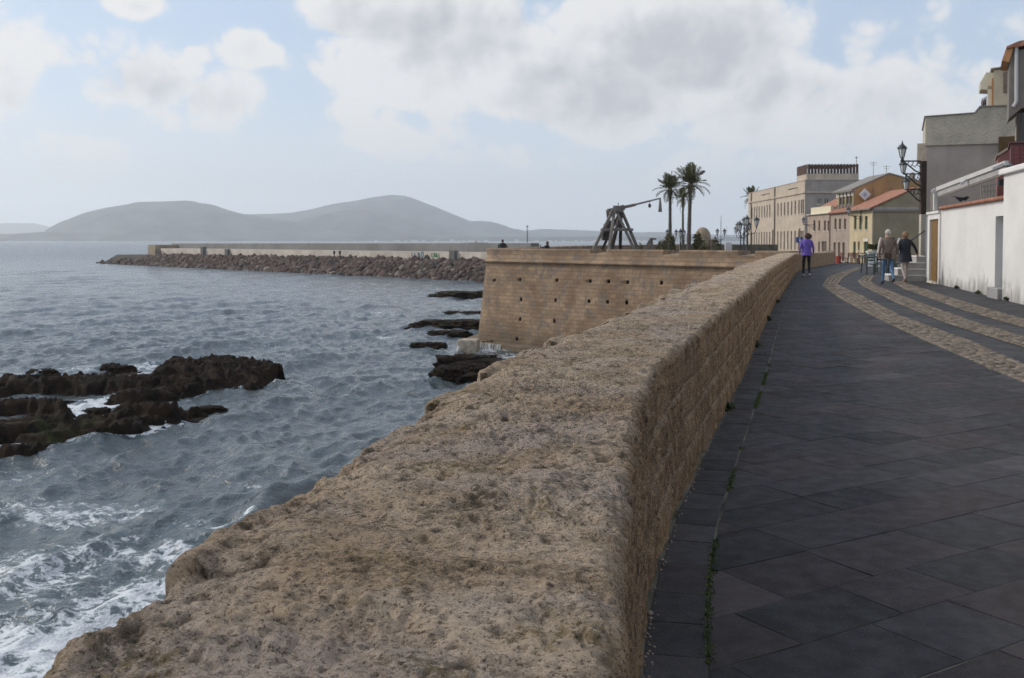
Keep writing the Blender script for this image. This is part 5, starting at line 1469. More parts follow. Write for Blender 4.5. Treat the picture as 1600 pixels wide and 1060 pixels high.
MB().wall((0, .06, 0), (1, 0, 0), (0, 1, 0), x_a, 2.98, [], .2).poly((x_a, .06, 0), (x_a, -.35, 0), (x_a, -.35, 2.98), (x_a, .06, 2.98)).build('tall_section', M['wwall'], ww)
MB().box(-.02, x_a + .12, -.4, .16, 2.98, 3.12).build('coping', M['whitep'], ww, bevel=.03)
MB().wall((x_b + .002, .05, 0), (1, 0, 0), (0, 1, 0), x_c - x_b + .25, 2.30, [(bd_[0] - x_b, bd_[1] - x_b, .06, 2.12)], .09).poly((x_b + .002, .05, 0), (x_b + .002, -.3, 0), (x_b + .002, -.3, 2.3), (x_b + .002, .05, 2.3)).box(x_b, x_c + .25, -.4, .10, 2.301, 2.38).build('door_pier', M['wwall'], ww)
MB().poly((x_a, -.4, 0), (x_c, -.4, 0), (x_c, -.4, 2.2), (x_a, -.4, 2.2)).poly((x_a, 0, 2.419), (x_b, 0, 2.419), (x_b, -.4, 2.419), (x_a, -.4, 2.419)).build('back_face', M['wwall'], ww)
g_ = MB().box(dr[0], dr[1], -.27, -.22, .10, 2.02).build('grey_door', plain('grey_door', (0.27, 0.275, 0.285), .6, .05, 2), ww)
MB().box(dr[0] + .42, dr[0] + .6, -.219, -.20, 1.66, 1.76).build('letter_slot', M['iron'], g_); MB().box(dr[0] + .08, dr[0] + .14, -.219, -.16, .95, 1.1).build('handle', M['pipe'], g_)
MB().box(dr[0] - .1, dr[1] + .1, -.22, .16, -.02, .26).build('door_step', plain('step_grey', (0.27, 0.265, 0.26), .8, .15, 3), ww, bevel=.02)
w_ = plain('ochre_wood', (0.20, 0.105, 0.022), .6, .2, 5); b_ = MB().box(bd_[0], bd_[1], -.08, -.03, .06, 2.12).build('wooden_door', w_, ww)
nb = 7
for i in range(nb):
    a = bd_[0] + (bd_[1] - bd_[0]) * i / nb; MB().box(a + .012, a + (bd_[1] - bd_[0]) / nb - .012, -.029, -.012, .08, 2.10).build('plank', w_, b_)
MB().box(bd_[0] - .02, bd_[1] + .02, -.05, .12, -.02, .058).build('threshold', M['palew'], ww)
# terracotta coping tiles
tl = MB()
for i in range(int((x_b - x_a) / .13)):
    a = x_a + .10 + i * .13
    if a < x_b - .1: tl.tube([(a, .10, 2.435), (a, -.1, 2.47), (a, -.30, 2.50)], [.055, .055, .05], 8)
tl.box(x_a + .01, x_b, -.34, .08, 2.421, 2.445)
setp(tl.build('coping_tiles', M['tile'], ww, True), kind='stuff')
# weeds at its foot
r = np.random.RandomState(5)
for i, (a, n, lab) in enumerate(((wx(1580), 120, 'small weed tuft growing at the white wall foot beside the grey door'), (wx(1500), 220, 'weed tuft in the middle of the low white wall foot'), (wx(1535), 160, 'weed tuft at the white wall foot between the doors, nearer the grey one'))):
    q = []
    for k in range(n):
        v = ww.matrix_basis @ Vector((a + r.uniform(-1, 1) * .12, .07 + abs(r.normal()) * .02, .01 + abs(r.normal()) * .02)); q.append(tuple(v))
    setp(leaf_cloud('weed', q, M['weed'], .055, seed=70 + i), lab, 'weed')
# steps beyond the wooden door
stp = thing('stone_steps', 'short flight of white edged concrete steps beyond the wooden door', 'steps', ww.matrix_basis @ Vector((x_c + .35, .02, 0)), R(90 - WA))
mc = plain('concrete', (0.33, 0.31, 0.29), .85, .15, 2)
for i in range(4):
    MB().box(0, 1.4, .05, 1.25 - i * .3, i * .22 + .001, (i + 1) * .22 - .03).build('riser_block', mc, stp); MB().box(-.02, 1.42, .05, 1.27 - i * .3, (i + 1) * .22 - .029, (i + 1) * .22).build('tread', M['whitep'], stp)
MB().tube([(.0, 1.1, .22), (.0, 1.1, 1.0), (.0, .1, 1.75)], .025, 6).build('handrail', M['iron'], stp)

# grey-pink house behind the wall
AA = 10.0
ha = frame(1445, 38, 21.3, 0, 'gable_house', 'tall house showing a blank wall, cream above and pinkish grey below, behind the white wall')
M['rough'] = plain('rough_cream', (0.47, 0.42, 0.34), .92, .14, 1.6, .9, 12, .05, streak=.25); M['pinkgrey'] = plain('pink_grey_render', (0.40, 0.345, 0.305), .92, .12, 1.0, .3, 14, .02, streak=.3)
zh = lambda py: zat(py, 38, ha); yl = lambda px: -(px - 1445) / F * 38
s_z = zh(228); MB().box(0, 5, -9, -.001, 2.3, s_z).build('lower_wall', M['pinkgrey'], ha); MB().box(-.001, 5, -9, .0, 0, 2.3).build('white_base', M['whitep'], ha)
MB().prism([(-.07, .03, s_z), (-.07, -9, s_z), (-.07, -9, zh(172)), (-.07, yl(1520), zh(172)), (-.07, yl(1513), zh(181)), (-.07, .03, zh(183.5))], (5.07, 0, 0)).build('upper_wall', M['rough'], ha)
MB().prism([(-.12, .08, zh(183.3)), (-.12, yl(1513), zh(180.9)), (-.12, yl(1520), zh(171.8)), (-.12, -9, zh(171.8)), (-.12, -9, zh(170)), (-.12, yl(1519.5), zh(170)), (-.12, yl(1512.5), zh(179.3)), (-.12, .08, zh(181.8))], (5.2, 0, 0)).build('roof_edge', M['pipe'], ha)
MB().box(.3, 1.5, .001, .30, zh(252), zh(223)).build('balcony_box', M['rough'], ha)
wz0, wz1 = zh(248), zh(218)
wn_ = MB().box(-.10, -.072, yl(1572), yl(1546.5), wz0, wz1).build('window', M['brownwood'], ha)
for i in range(9):
    a = wz0 + (wz1 - wz0) * i / 9; MB().box(-.13, -.101, yl(1571), yl(1547.5), a + .01, a + .07).build('slat', plain('ochre_slat', (0.15, 0.085, 0.03), .7, .2), wn_)
# post with three iron lanterns at its corner
lp = at(1442, 300, 37.2)
wl3 = thing('lantern_post', 'brown corner post carrying three iron brackets with lanterns', 'street lamp', (lp.x, 37.2, 0))
zz = lambda py: at(1442, py, 37.2).z; k_ = 37.2 / F
MB().box(-.10, .10, -.1, .1, zz(335), zz(252)).build('post', plain('brown_post', (0.045, 0.024, 0.018), .7, .2, 4), wl3, bevel=.01)
MB().box(-.09, .09, -.09, .09, 0, zz(335) - .002).build('post_base', M['rough'], wl3)
def bracket(py, L):
    z = zz(py); mb = MB(); mb.beam((-.1, 0, z), (-L, 0, z), .05); mb.tube([(-.1, 0, z - .45), (-L * .35, 0, z - .36), (-L * .7, 0, z - .12), (-L * .92, 0, z)], .028, 6)
    for f in (.2, .42, .62): mb.tube([(-L * f, 0, z), (-L * f - .06, 0, z - .14), (-L * f + .05, 0, z - .22), (-L * f + .12, 0, z - .12)], .018, 5)
    return mb.build('bracket', M['iron'], wl3)
bracket(252, .85); bracket(272, .75); bracket(296, .68)
lantern_parts(wl3, (-33 * k_, 0, zz(247.5)), .78); lantern_parts(wl3, (-31 * k_, 0, zz(271)), .68, False); lantern_parts(wl3, (-26.5 * k_, 0, zz(297)), .66, False)
for (dx_, a, b) in ((-31, 252, 254), (-26.5, 272, 277)): MB().tube([(dx_ * k_, 0, zz(a)), (dx_ * k_, 0, zz(b))], .03, 5).build('hanger', M['iron'], wl3)
# upper house with a hooded balcony
hc = frame(1549, 40.6, 23.5, 0, 'upper_house', 'cream upper storey with a brown shuttered window and a hooded side balcony')
zc = lambda py: zat(py, 40.6, hc); yc_ = lambda px: -(px - 1549) / F * 40.6
mcream = plaster('warm_cream', (0.44, 0.38, 0.28), .2)
MB().prism([(0, 0, 3), (0, -7, 3), (0, -7, zc(84)), (0, 0, zc(110))], (4, 0, 0)).build('wall', mcream, hc)
MB().prism([(-.1, .12, zc(109)), (-.1, -7, zc(83)), (-.1, -7, zc(81)), (-.1, .12, zc(107))], (4.2, 0, 0)).build('roof', M['pipe'], hc)
wv = MB().box(-.05, -.003, yc_(1574), yc_(1562), zc(146), zc(114)).build('window', M['shut'], hc)
MB().box(-.09, -.053, yc_(1568), yc_(1563), zc(145), zc(115)).build('shutter', M['shut'], wv); MB().box(-.30, -.053, yc_(1574), yc_(1572.5), zc(145), zc(113)).build('shutter', M['brownwood'], wv)
mw = plain('warm_white', (0.62, 0.56, 0.42), .8, .06)
MB().prism([(.2, .0, zc(140)), (.2, .50, zc(138)), (.2, .52, zc(128)), (.2, .28, zc(111)), (.2, 0, zc(113))], (1.3, 0, 0)).build('balcony_hood', mw, hc, bevel=.02)
MB().box(.05, .18, -.02, .06, zc(168), zc(122)).build('edge_strip', plain('orange_trim', (0.36, 0.17, 0.06), .7, .1), hc); MB().box(.2, .26, .05, .22, zc(167), zc(133)).build('side_panel', mw, hc)
for a in (.25, .32, .39): MB().box(.2, 1.4, a, a + .03, zc(168), zc(143) - a * .6).build('balustrade', M['brownwood'], hc)
# grey corner house with red tiled balcony
hd = frame(1573, 31, 24.5, 0, 'corner_house', 'grey rendered house with an orange eave, downpipe and dark red balcony')
zd = lambda py: zat(py, 31, hd); yd = lambda px: -(px - 1573) / F * 31
M['greyr'] = plain('grey_render', (0.185, 0.165, 0.145), .92, .12, 1.2, .35, 14, .02, streak=.35)
MB().prism([(0, 0, zd(185)), (0, -.35, zd(170)), (0, -8, zd(162)), (0, -8, zd(50)), (0, 0, zd(80))], (1.7, 0, 0)).build('upper_wall', M['greyr'], hd)
MB().box(.35, 1.7, -8, -.25, 0, zd(178)).build('lower_wall', plaster('dun_plaster', (0.30, 0.26, 0.195), .3), hd)
MB().prism([(-.1, .22, zd(95)), (-.1, .12, zd(78)), (-.1, -.1, zd(76)), (-.1, -.05, zd(85)), (-.1, .02, zd(98))], (1.9, 0, 0)).build('eave', plain('orange_eave', (0.42, 0.21, 0.09), .8, .12), hd)
MB().prism([(-.2, .1, zd(77)), (-.2, -8, zd(36)), (-.2, -8, zd(28)), (-.2, -.25, zd(67)), (-.2, .1, zd(74))], (2.0, 0, 0)).build('roof', M['tile'], hd)
MB().tube([(-.07, yd(1582), zd(73)), (-.07, yd(1583), zd(160)), (-.07, yd(1579), zd(168))], .055, 8).build('downpipe', plain('pale_pipe', (0.42, 0.42, 0.42), .5, .05), hd)
wb = MB().box(.28, .348, yd(1612), yd(1584.5), zd(224), zd(176)).build('window', M['winglass'], hd)
for px in (1585.5, 1590, 1595.5, 1601, 1607): MB().box(.22, .279, yd(px + 2), yd(px), zd(224), zd(176)).build('mullion', plain('dark_brown', (0.05, 0.028, 0.02), .6, .2), wb)
# balcony: rows of dark red tiles in a grout bed
ba = frame(1577.5, 28, 25.5, 0, 'red_balcony', 'dark red tiled balcony front above the white wall', 'balcony'); zb = lambda py: zat(py, 28, ba)
MB().box(0, 2.2, -6, 0, zb(283), zb(224)).build('grout_bed', plain('grout', (0.10, 0.045, 0.04), .9, .2), ba)
mt_ = MB().box(-.012, -.001, -.095, .095, -.055, .055).mesh('tile'); mt_.materials.append(plain('dark_red_tile', (0.135, 0.030, 0.026), .5, .25, 3))
nz_ = int((zb(224) - zb(283)) / .122)
for i in range(nz_):
    for j in range(12): o = link('tile', mt_, None, ba); o.location = (0, -.105 - j * .205, zb(283) + .065 + i * .122)
MB().box(-.05, 2.2, -6, .05, zb(224), zb(224) + .05).build('rail_coping', plain('dark_coping', (0.12, 0.06, 0.05), .7, .1), ba)
pkw = frame(1557, 30.4, 25, 0, 'pink_wall', 'faded pink stepped wall under the dark red balcony', 'wall'); zp = lambda py: zat(py, 30.4, pkw)
MB().prism([(0, 0, 0), (0, -3, 0), (0, -3, zp(225)), (0, -.38, zp(232)), (0, -.05, zp(244)), (0, 0, zp(246))], (2.0, 0, 0)).build('wall', plain('faded_pink', (0.29, 0.125, 0.105), .9, .18, 1.5, .3, 14, .02, streak=.3), pkw)
MB().prism([(-.06, .05, zp(245)), (-.06, -.05, zp(243)), (-.06, -.38, zp(231)), (-.06, -3, zp(224)), (-.06, -3, zp(221)), (-.06, -.36, zp(228)), (-.06, .05, zp(242))], (2.1, 0, 0)).build('coping', M['pinkp'], pkw)
# awning rolled half out over the terrace
aw = thing('awning', 'pale folding awning on slanting arms over the terrace', 'awning')
a0, a1 = at(1465, 299, 33.5), at(1573, 259, 27.6); mpa = plain('awning_white', (0.50, 0.49, 0.47), .6, .06); mcl = plain('awning_cloth', (0.34, 0.33, 0.32), .8, .12, 4)
sd_ = Vector((.42, .45, .05)); 
MB().prism([a0, a1, a1 + sd_ + Vector((0, 0, -.02)), a0 + sd_ + Vector((0, 0, -.02))], (0, 0, .05)).build('canopy_cloth', mcl, aw)
MB().beam(a0 + Vector((0, 0, .07)), a1 + Vector((0, 0, .07)), .11, .13).build('front_bar', mpa, aw); MB().prism([a0 + Vector((-.01, -.02, .02)), a1 + Vector((-.01, -.02, .02)), a1 + Vector((0, 0, -.17)), a0 + Vector((0, 0, -.17))], (.02, .02, 0)).build('valance', mcl, aw)
MB().beam(a0 + Vector((.05, .05, -.20)), a1 + Vector((.05, .05, -.20)), .05).build('lower_bar', M['pipe'], aw)
for (x0_, y0_, x1_, y1_, Y_) in ((1501, 288, 1521, 273, 30.6), (1551, 264, 1573, 254, 27.7)): MB().beam(at(x0_, y0_, Y_), at(x1_, y1_, Y_), .07).build('arm', mpa, aw)
MB().beam(at(1461, 297, 33.6), at(1461, 329, 33.6), .11).beam(at(1456, 300, 33.6), at(1462, 296, 33.6), .09).build('post', mpa, aw); MB().beam(at(1457, 300, 33.9), at(1457, 328, 33.9), .09).build('post', M['pipe'], aw)
# things on the terrace
cl = MB(); P_ = [(1484, 306), (1492, 308.5), (1500, 316), (1504, 313.5), (1509, 313.5), (1515, 308), (1510, 307), (1505, 309), (1498, 308), (1490, 307)]
cl.prism([at(x, y, 29.2) for x, y in P_], (.03, .05, 0)); o = cl.build('hanging_cloth', plain('black_cloth', (0.014, 0.015, 0.016), .8, .2, 6)); setp(o, 'limp black cloth hanging above the terracotta wall tiles', 'cloth')
rl = thing('terrace_railing', 'short dark metal railing at the end of the terrace', 'railing')
for px in (1534.5, 1538.5, 1543, 1547.5, 1552): MB().beam(at(px, 314, 27.3), at(px - (2 if px < 1536 else 0), 291, 27.3), .03).build('bar', M['pipe'], rl)
MB().beam(at(1533, 292.5, 27.3), at(1556, 288.5, 27.3), .035).build('top_rail', M['pipe'], rl); MB().beam(at(1534, 300, 27.3), at(1556, 297.5, 27.3), .025).build('mid_rail', M['pipe'], rl)
g_ = at(1572, 290, 25.5); gl_ = thing('globe_lamp', 'small dark terrace lamp with a white collar beside the tall white wall', 'lamp', (g_.x, 25.5, 2.45))
zg = lambda py: at(1572, py, 25.5).z - 2.45
MB().lathe([(.03, 0), (.03, zg(281)), (.06, zg(279)), (.055, zg(276))], n=8).build('stem', M['whitep'], gl_); MB().lathe([(.05, zg(276)), (.085, zg(271)), (.08, zg(266)), (.03, zg(262))], n=10).build('globe', plain('smoked', (0.07, 0.08, 0.075), .4, .1), gl_)
o = setp(MB().box(-.09, .09, -.05, .05, 0, .16).build('wall_box', plain('box_dark', (0.03, 0.03, 0.032), .5, .1)), 'small black box fixed at the step of the white wall top', 'box'); q = at(1565, 291, 24.2); o.location = q

# ------------------------------------------------------------------ cafe furniture
M['redch'] = plain('dark_red_chair', (0.13, 0.022, 0.02), .5, .2); M['grnm'] = plain('green_metal', (0.028, 0.045, 0.042), .5, .2)
def chair(px, Y, rz, mat, label, group, py=None):
    p = at(px, 400, Y); c = thing('cafe_chair', label, 'chair', (p.x, Y, float(gz(Y))), R(rz), group)
    MB().box(-.22, .22, -.22, .22, .42, .46).build('seat', mat, c)
    for i in range(3): MB().box(-.21, .21, .19, .22, .56 + i * .11, .63 + i * .11).build('back_slat', mat, c)
    for sx_ in (-.2, .2):
        MB().beam((sx_, .21, 0), (sx_, .21, .88), .035).build('leg', mat, c); MB().beam((sx_, -.2, 0), (sx_, -.2, .42), .035).build('leg', mat, c)
def table(px, Y, mat, cloth, label, w=.4):
    p = at(px, 400, Y); c = thing('cafe_table', label, 'table', (p.x, Y, float(gz(Y))))
    MB().box(-w, w, -w, w, .70, .74).build('table_top', cloth, c)
    for a in (-1, 1):
        for b in (-1, 1): MB().beam((a * w * .85, b * w * .85, 0), (a * w * .75, b * w * .75, .70), .04).build('leg', mat, c)
mr_ = 'row of dark red slatted cafe chairs before the yellow house'; gp = 'red cafe chairs'
for (px, Y, rz) in ((1319, 79, 90), (1331, 79, 10), (1336, 78, 170), (1341, 79.5, 15), (1346, 78, 185), (1356, 79, -80)):
    chair(px, Y, rz, M['redch'], 'dark red slatted cafe chair standing before the yellow house', gp)
table(1334, 78.4, M['iron'], M['redch'], 'dark red cafe table among the red chairs'); table(1351, 77.5, M['iron'], M['palew'], 'cafe table with a pale cloth near the red chairs')
for (px, Y, rz, lab) in ((1366, 41, 20, 'dark green metal chair at the green table beside the grey haired man, toward the parapet'), (1377, 44, 170, 'dark green metal chair partly hidden behind the grey haired man'), (1400, 43, -60, 'dark green metal chair glimpsed between the couple'), (1428, 44, 80, 'dark green metal chair beside the stone steps')):
    chair(px, Y, rz, M['grnm'], lab, 'green metal chairs')
table(1363, 43.5, M['grnm'], M['grnm'], 'dark green metal cafe table beside the walking couple', .42); table(1404, 46, M['grnm'], M['grnm'], 'dark green metal cafe table hidden behind the couple', .42)
o = setp(MB().lathe([(.16, 0), (.22, .35), (.25, .6)], n=10).build('red_planter', plain('red_pot', (0.38, 0.06, 0.035), .6, .15)), 'bright red pot standing by the house doors beside the red chairs', 'pot'); p = at(1316, 405, 79); o.location = (p.x - .3, 79, float(gz(79)))
for (px, lab) in ((1360, 'white square planter box behind the green table'), (1370.5, 'white square planter box with a dark clipped plant')):
    p = at(px, 400, 60); pl = thing('planter', lab, 'planter', (p.x, 60, float(gz(60)))); MB().prism([(-.17, -.17, 0), (.17, -.17, 0), (.17, .17, 0), (-.17, .17, 0)], (0, 0, .85)).box(-.22, .22, -.22, .22, .85, .93).build('box', M['whitep'], pl)
    r = np.random.RandomState(int(px)); leaf_cloud('plant', [tuple(np.array([0, 0, 1.15]) + r.uniform(-1, 1, size=3) * .14) for k in range(220)], M['bush'], .12, pl, .4, int(px))
for (px, Y, top, lab) in ((1376, 56, 370, 'closed pale parasol standing behind the grey haired man'), (1405, 54, 371, 'closed pale parasol standing between the couple')):
    p = at(px, top, Y); g = float(gz(Y)); h = p.z - g; ps = thing('parasol', lab, 'parasol', (p.x, Y, g)); MB().tube([(0, 0, 0), (0, 0, h)], .03, 6).build('pole', M['pipe'], ps)
    MB().lathe([(.20, h * .38), (.17, h * .5), (.12, h * .8), (.05, h * .96), (.01, h)], n=9).build('canopy', plain('parasol_cloth', (0.56, 0.50, 0.45), .85, .1), ps); MB().box(-.25, .25, -.25, .25, 0, .06).build('base', mc, ps)
# blue sign
p = at(1249.6, 375.2, 72); sg = thing('blue_sign', 'square blue sign with a white mark on a thin post behind the parapet', 'sign', (p.x, 72, float(gz(72)))); zs_ = p.z - float(gz(72))
MB().tube([(0, .03, -.2), (0, .03, zs_ + .2)], .03, 6).build('post', M['pipe'], sg); pn = MB().box(-.27, .27, -.02, .0, zs_ - .2, zs_ + .2).build('panel', plain('sign_blue', (0.035, 0.06, 0.24), .5, .05), sg); MB().box(-.045, .045, -.026, -.022, zs_ - .13, zs_ + .04).box(-.045, .045, -.026, -.022, zs_ + .08, zs_ + .14).build('mark', M['whitep'], pn)
q = at(1284.5 - 46, 388, 73)

# ------------------------------------------------------------------ people
skin = plain('skin', (0.42, 0.25, 0.18), .6, .08); shoe_b = plain('black_shoe', (0.02, 0.02, 0.022), .5, .1)
def person(label, loc, rz, H, stride, arms, mats, hair, coat=None, seed=0, headturn=0.0):
    """mats: jacket, trousers, shoes, skin. stride: (left foot y, right foot y, left lift, right lift); arms: [(elbow, wrist)] offsets for both sides. Faces +y."""
    root = thing('person', label, 'person', loc, rz); k = H / 1.72
    J, Rr, E, zone = [], [], [], []
    def v(x, y, z, rx, ry=None, zn=0): J.append((x * k, y * k, z * k)); Rr.append((rx * k, (ry or rx) * k)); zone.append(zn); return len(J) - 1
    pel = v(0, 0, .93, .155, .115); sp_ = v(0, .01, 1.10, .145, .105); ch = v(0, .02, 1.30, .165, .12); up = v(0, .015, 1.42, .10, .09); nk = v(0, .02, 1.50, .058, .058, 3); hb = v(0, .035, 1.575, .078, .085, 3); ht = v(0, .03, 1.66, .075, .085, 3)
    E += [(pel, sp_), (sp_, ch), (ch, up), (up, nk), (nk, hb), (hb, ht)]
    ns_ = v(0, .135, 1.585, .014, .014, 3); E.append((hb, ns_))
    for i, sd in enumerate((-1, 1)):
        fy, lift = stride[i], stride[i + 2]
        hp = v(sd * .095, 0, .88, .092, .092, 1); kn = v(sd * .10, fy * .42 + .05 + lift * .2, .49 + lift * .05, .062, .062, 1); an = v(sd * .10, fy - .02, .09 + lift, .042, .042, 1); he = v(sd * .10, fy - .05, .045 + lift * 1.1, .038, .04, 2); to = v(sd * .115, fy + .15, .035 + lift * .55, .034, .03, 2)
        E += [(pel, hp), (hp, kn), (kn, an), (an, he), (he, to)]
        el_, wr = arms[i]
        sh = v(sd * .185, .01, 1.405, .064, .064); el = v(sd * el_[0], el_[1], el_[2], .05, .05); wrj = v(sd * wr[0], wr[1], wr[2], .034, .034); d = Vector((sd * (wr[0] - el_[0]), wr[1] - el_[1], wr[2] - el_[2])).normalized(); pa = Vector((sd * wr[0], wr[1], wr[2])) + d * .07
        pm = v(*pa, .034, .02, 3); E += [(up, sh), (sh, el), (el, wrj), (wrj, pm)]
        for q_, (oy, ln) in enumerate(((-.03, .07), (-.01, .085), (.01, .08), (.03, .065))):
            tip = pa + d * ln + Vector((-sd * .012, oy, 0)); f_ = v(*tip, .0085, .0085, 3); E.append((pm, f_))
        tb = v(*(pa + Vector((-sd * .012, .05, -.01))), .009, .009, 3); E.append((pm, tb))
    me = bpy.data.meshes.new('body'); me.from_pydata(J, E, []); ob = bpy.data.objects.new('body', me); COL.objects.link(ob)
    md = ob.modifiers.new('skin', 'SKIN'); md.use_smooth_shade = True
    for i, sv2 in enumerate(me.skin_vertices[0].data): sv2.radius = Rr[i]; sv2.use_root = (i == pel)
    s2_ = ob.modifiers.new('sub', 'SUBSURF'); s2_.levels = s2_.render_levels = 1
    dg = bpy.context.evaluated_depsgraph_get(); m2 = bpy.data.meshes.new_from_object(ob.evaluated_get(dg)); bpy.data.objects.remove(ob); m2.name = 'body'
    m2.materials.clear()
    for m in mats: m2.materials.append(m)
    Ja = np.array(J)
    seg = [(np.array(J[a]), np.array(J[b]), zone[b] if zone[b] != 0 else 0) for a, b in E]
    for f in m2.polygons:
        c = np.array(f.center); best, zn = 9, 0
        for a, b, q_ in seg:
            ab = b - a; tt = min(1, max(0, np.dot(c - a, ab) / max(np.dot(ab, ab), 1e-9))); dd = np.linalg.norm(c - a - ab * tt)
            if dd < best: best, zn = dd, q_
        if zn == 0 and c[2] < .93 * k: zn = 1
        if zn == 1 and c[2] > .98 * k: zn = 0
        f.material_index = zn; f.use_smooth = True
    link('body', m2, None, root)
    if coat:
        hem, mat, fl = coat; mb = MB(); rings = [(hem, .19 + fl, .145 + fl), ((hem + 1.0) / 2, .185 + fl * .6, .14 + fl * .6), (1.08, .18, .137), (1.25, .195, .145), (1.38, .205, .135), (1.45, .15, .10), (1.50, .085, .08)]
        mb.lathe([(1, 0)], n=3) if False else None
        V, Q = [], []; n = 18
        for i, (z, a, b) in enumerate(rings):
            for q_ in range(n):
                th_ = 2 * math.pi * q_ / n; w_ = 1 + .03 * math.sin(th_ * 4 + i * 1.3 + seed); V.append((a * w_ * math.cos(th_) * k, (b * w_ * math.sin(th_) + .012) * k, z * k))
        Q = [(i * n + q_, i * n + (q_ + 1) % n, (i + 1) * n + (q_ + 1) % n, (i + 1) * n + q_) for i in range(len(rings) - 1) for q_ in range(n)]
        o = link('jacket', np_mesh('jacket', V, Q, True), mat, root)
    hm, style = hair
    V = ICO2[0].copy() if style != 'long' else ICO2[0].copy(); keep = V.copy()
    c = np.array([0, .02, 1.635]) * k
    rad = np.array([.095, .108, .11]) * k
    d = 1 + .10 * fbm(keep * 3 + seed, 3, seed)
    P = keep * rad * d[:, None]
    if style == 'wind':                                     # hair blown out to one side
        P[:, 0] += np.where(keep[:, 0] > .1, keep[:, 0] * .10 * (1 + .6 * noise(keep * 4, 3)), 0) * k; P[:, 2] += np.where(keep[:, 2] < -.3, -.07, 0) * k
    if style == 'bob': P[:, 2] += np.where(keep[:, 2] < -.2, -.05, 0) * k; P[:, :2] *= 1.12
    P[:, 1] = np.where(keep[:, 1] > .35, .35 * rad[1] + (P[:, 1] - .35 * rad[1]) * np.where(keep[:, 2] > .45, 1.0, .05), P[:, 1])   # face left free
    link('hair', np_mesh('hair', P + c, ICO2[1], True), hm, root)
    return root
purple = plain('purple_jacket', (0.125, 0.075, 0.36), .7, .2, 9, .3, 16, .02); blackt = plain('black_trousers', (0.014, 0.014, 0.018), .8, .2, 6); whites = plain('white_shoe', (0.65, 0.64, 0.62), .6, .05); brownh = plain('brown_hair', (0.055, 0.028, 0.016), .6, .3, 14); 
taupe = plain('taupe_jacket', (0.155, 0.118, 0.092), .8, .15, 9, .3, 16, .02); jeans = plain('blue_jeans', (0.085, 0.16, 0.28), .8, .2, 9); greyh = plain('grey_hair', (0.42, 0.39, 0.34), .7, .2, 14); navy = plain('navy_coat', (0.012, 0.015, 0.026), .75, .25, 8); beige = plain('beige_trousers', (0.42, 0.36, 0.33), .8, .1); blondh = plain('light_brown_hair', (0.20, 0.115, 0.06), .6, .3, 14); blackc = plain('dark_clothes', (0.012, 0.014, 0.018), .8, .2); tan = plain('tan_shoe', (0.25, 0.17, 0.11), .6, .1)
p = gl(1260, 432.5); person('woman in a purple jacket and black trousers walking away beside the parapet', p, R(-6), 1.70, (.10, -.06, 0, .02), [((.25, -.04, 1.14), (.27, .05, .93)), ((.25, -.04, 1.14), (.27, .04, .93))], [purple, blackt, whites, skin], (brownh, 'wind'), (.84, purple, .02), 1)
p = gl(1387, 444.5); m_ = person('grey haired man in a taupe jacket and jeans walking away with a shoulder bag', p, R(-4), 1.76, (.20, -.26, 0, .09), [((.26, -.06, 1.16), (.26, .06, .95)), ((.26, -.08, 1.16), (.27, .0, .95))], [taupe, jeans, shoe_b, skin], (greyh, 'short'), (.80, taupe, .03), 2)
mbag = plain('brown_bag', (0.05, 0.028, 0.018), .6, .2)
bg_ = thing('shoulder_bag', 'dark brown shoulder bag hanging across the back of the grey haired man', 'bag', p, R(-4))
MB().prism([(-.19, -.20, .84), (.04, -.20, .84), (.05, -.20, 1.03), (-.20, -.20, 1.03)], (0, -.08, 0)).build('pouch', mbag, bg_, bevel=.02); MB().tube([(-.02, -.19, 1.02), (.09, -.185, 1.2), (.17, -.15, 1.42), (.16, -.02, 1.53)], .018, 6).build('strap', mbag, bg_)
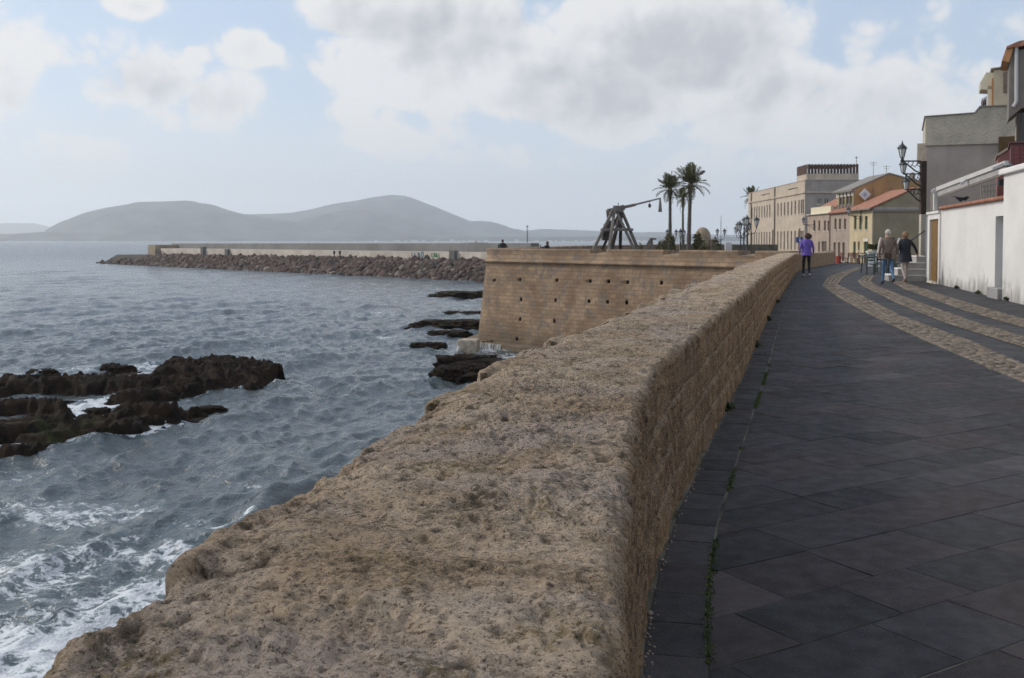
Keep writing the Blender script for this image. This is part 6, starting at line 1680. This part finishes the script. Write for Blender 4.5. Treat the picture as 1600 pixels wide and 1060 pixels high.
p = gl(1414, 443); person('woman in a long navy coat and beige trousers walking beside the grey haired man', p, R(4), 1.70, (-.22, .18, .07, 0), [((.25, -.02, 1.15), (.24, .10, .94)), ((.32, -.02, 1.20), (.42, .02, 1.0))], [navy, beige, tan, skin], (blondh, 'bob'), (.72, navy, .045), 3)
p = at(785.5, 374.2, 71.2); person('dark clothed person standing at the bastion parapet looking out to sea', (p.x, 71.2, p.z - 1.74), R(10), 1.72, (.05, -.05, 0, 0), [((.33, .04, 1.18), (.16, .22, 1.12)), ((.33, .04, 1.18), (.16, .22, 1.12))], [blackc, blackc, shoe_b, skin], (blackc, 'short'), (.84, blackc, .02), 4)
p = at(855.5, 377.2, 68.5); person('dark clothed person leaning at the bastion parapet with one arm raised', (p.x, 68.5, p.z - 1.66), R(60), 1.64, (.05, -.05, 0, 0), [((.28, .30, 1.25), (.25, .48, 1.45)), ((.25, -.02, 1.15), (.24, .08, .94))], [blackc, blackc, shoe_b, skin], (brownh, 'bob'), (.84, blackc, .02), 5)
for (x, y, lab) in ((529, 397.5, 'dark figure sitting low on the breakwater rubble'), (538, 396.5, 'dark figure standing up on the breakwater rubble')):
    s_ = s_of(x); q_ = bp(s_, 6.0, zi(s_, -2.2, -3.1) + .25); person(lab, q_, R(190), 1.6, (.05, -.05, 0, 0), [((.25, -.02, 1.15), (.24, .08, .94)), ((.25, -.02, 1.15), (.24, .08, .94))], [blackc, blackc, shoe_b, skin], (blackc, 'short'), (.84, blackc, .02), 6)
# ------------------------------------------------------------------ haze
t = bpy.data.materials.new('haze'); t.use_nodes = True; t.node_tree.nodes.clear()
vp = t.node_tree.nodes.new('ShaderNodeVolumePrincipled'); mo = t.node_tree.nodes.new('ShaderNodeOutputMaterial')
vp.inputs['Color'].default_value = (0.93, 0.965, 1.0, 1); vp.inputs['Density'].default_value = 1.2e-4; vp.inputs['Anisotropy'].default_value = 0.45
t.node_tree.links.new(vp.outputs[0], mo.inputs['Volume'])
hz = MB().box(-12500, 12500, -600, 14500, -16, 560).build('haze', t)
setp(hz, 'thin sea haze over the bay', 'haze', kind='stuff')
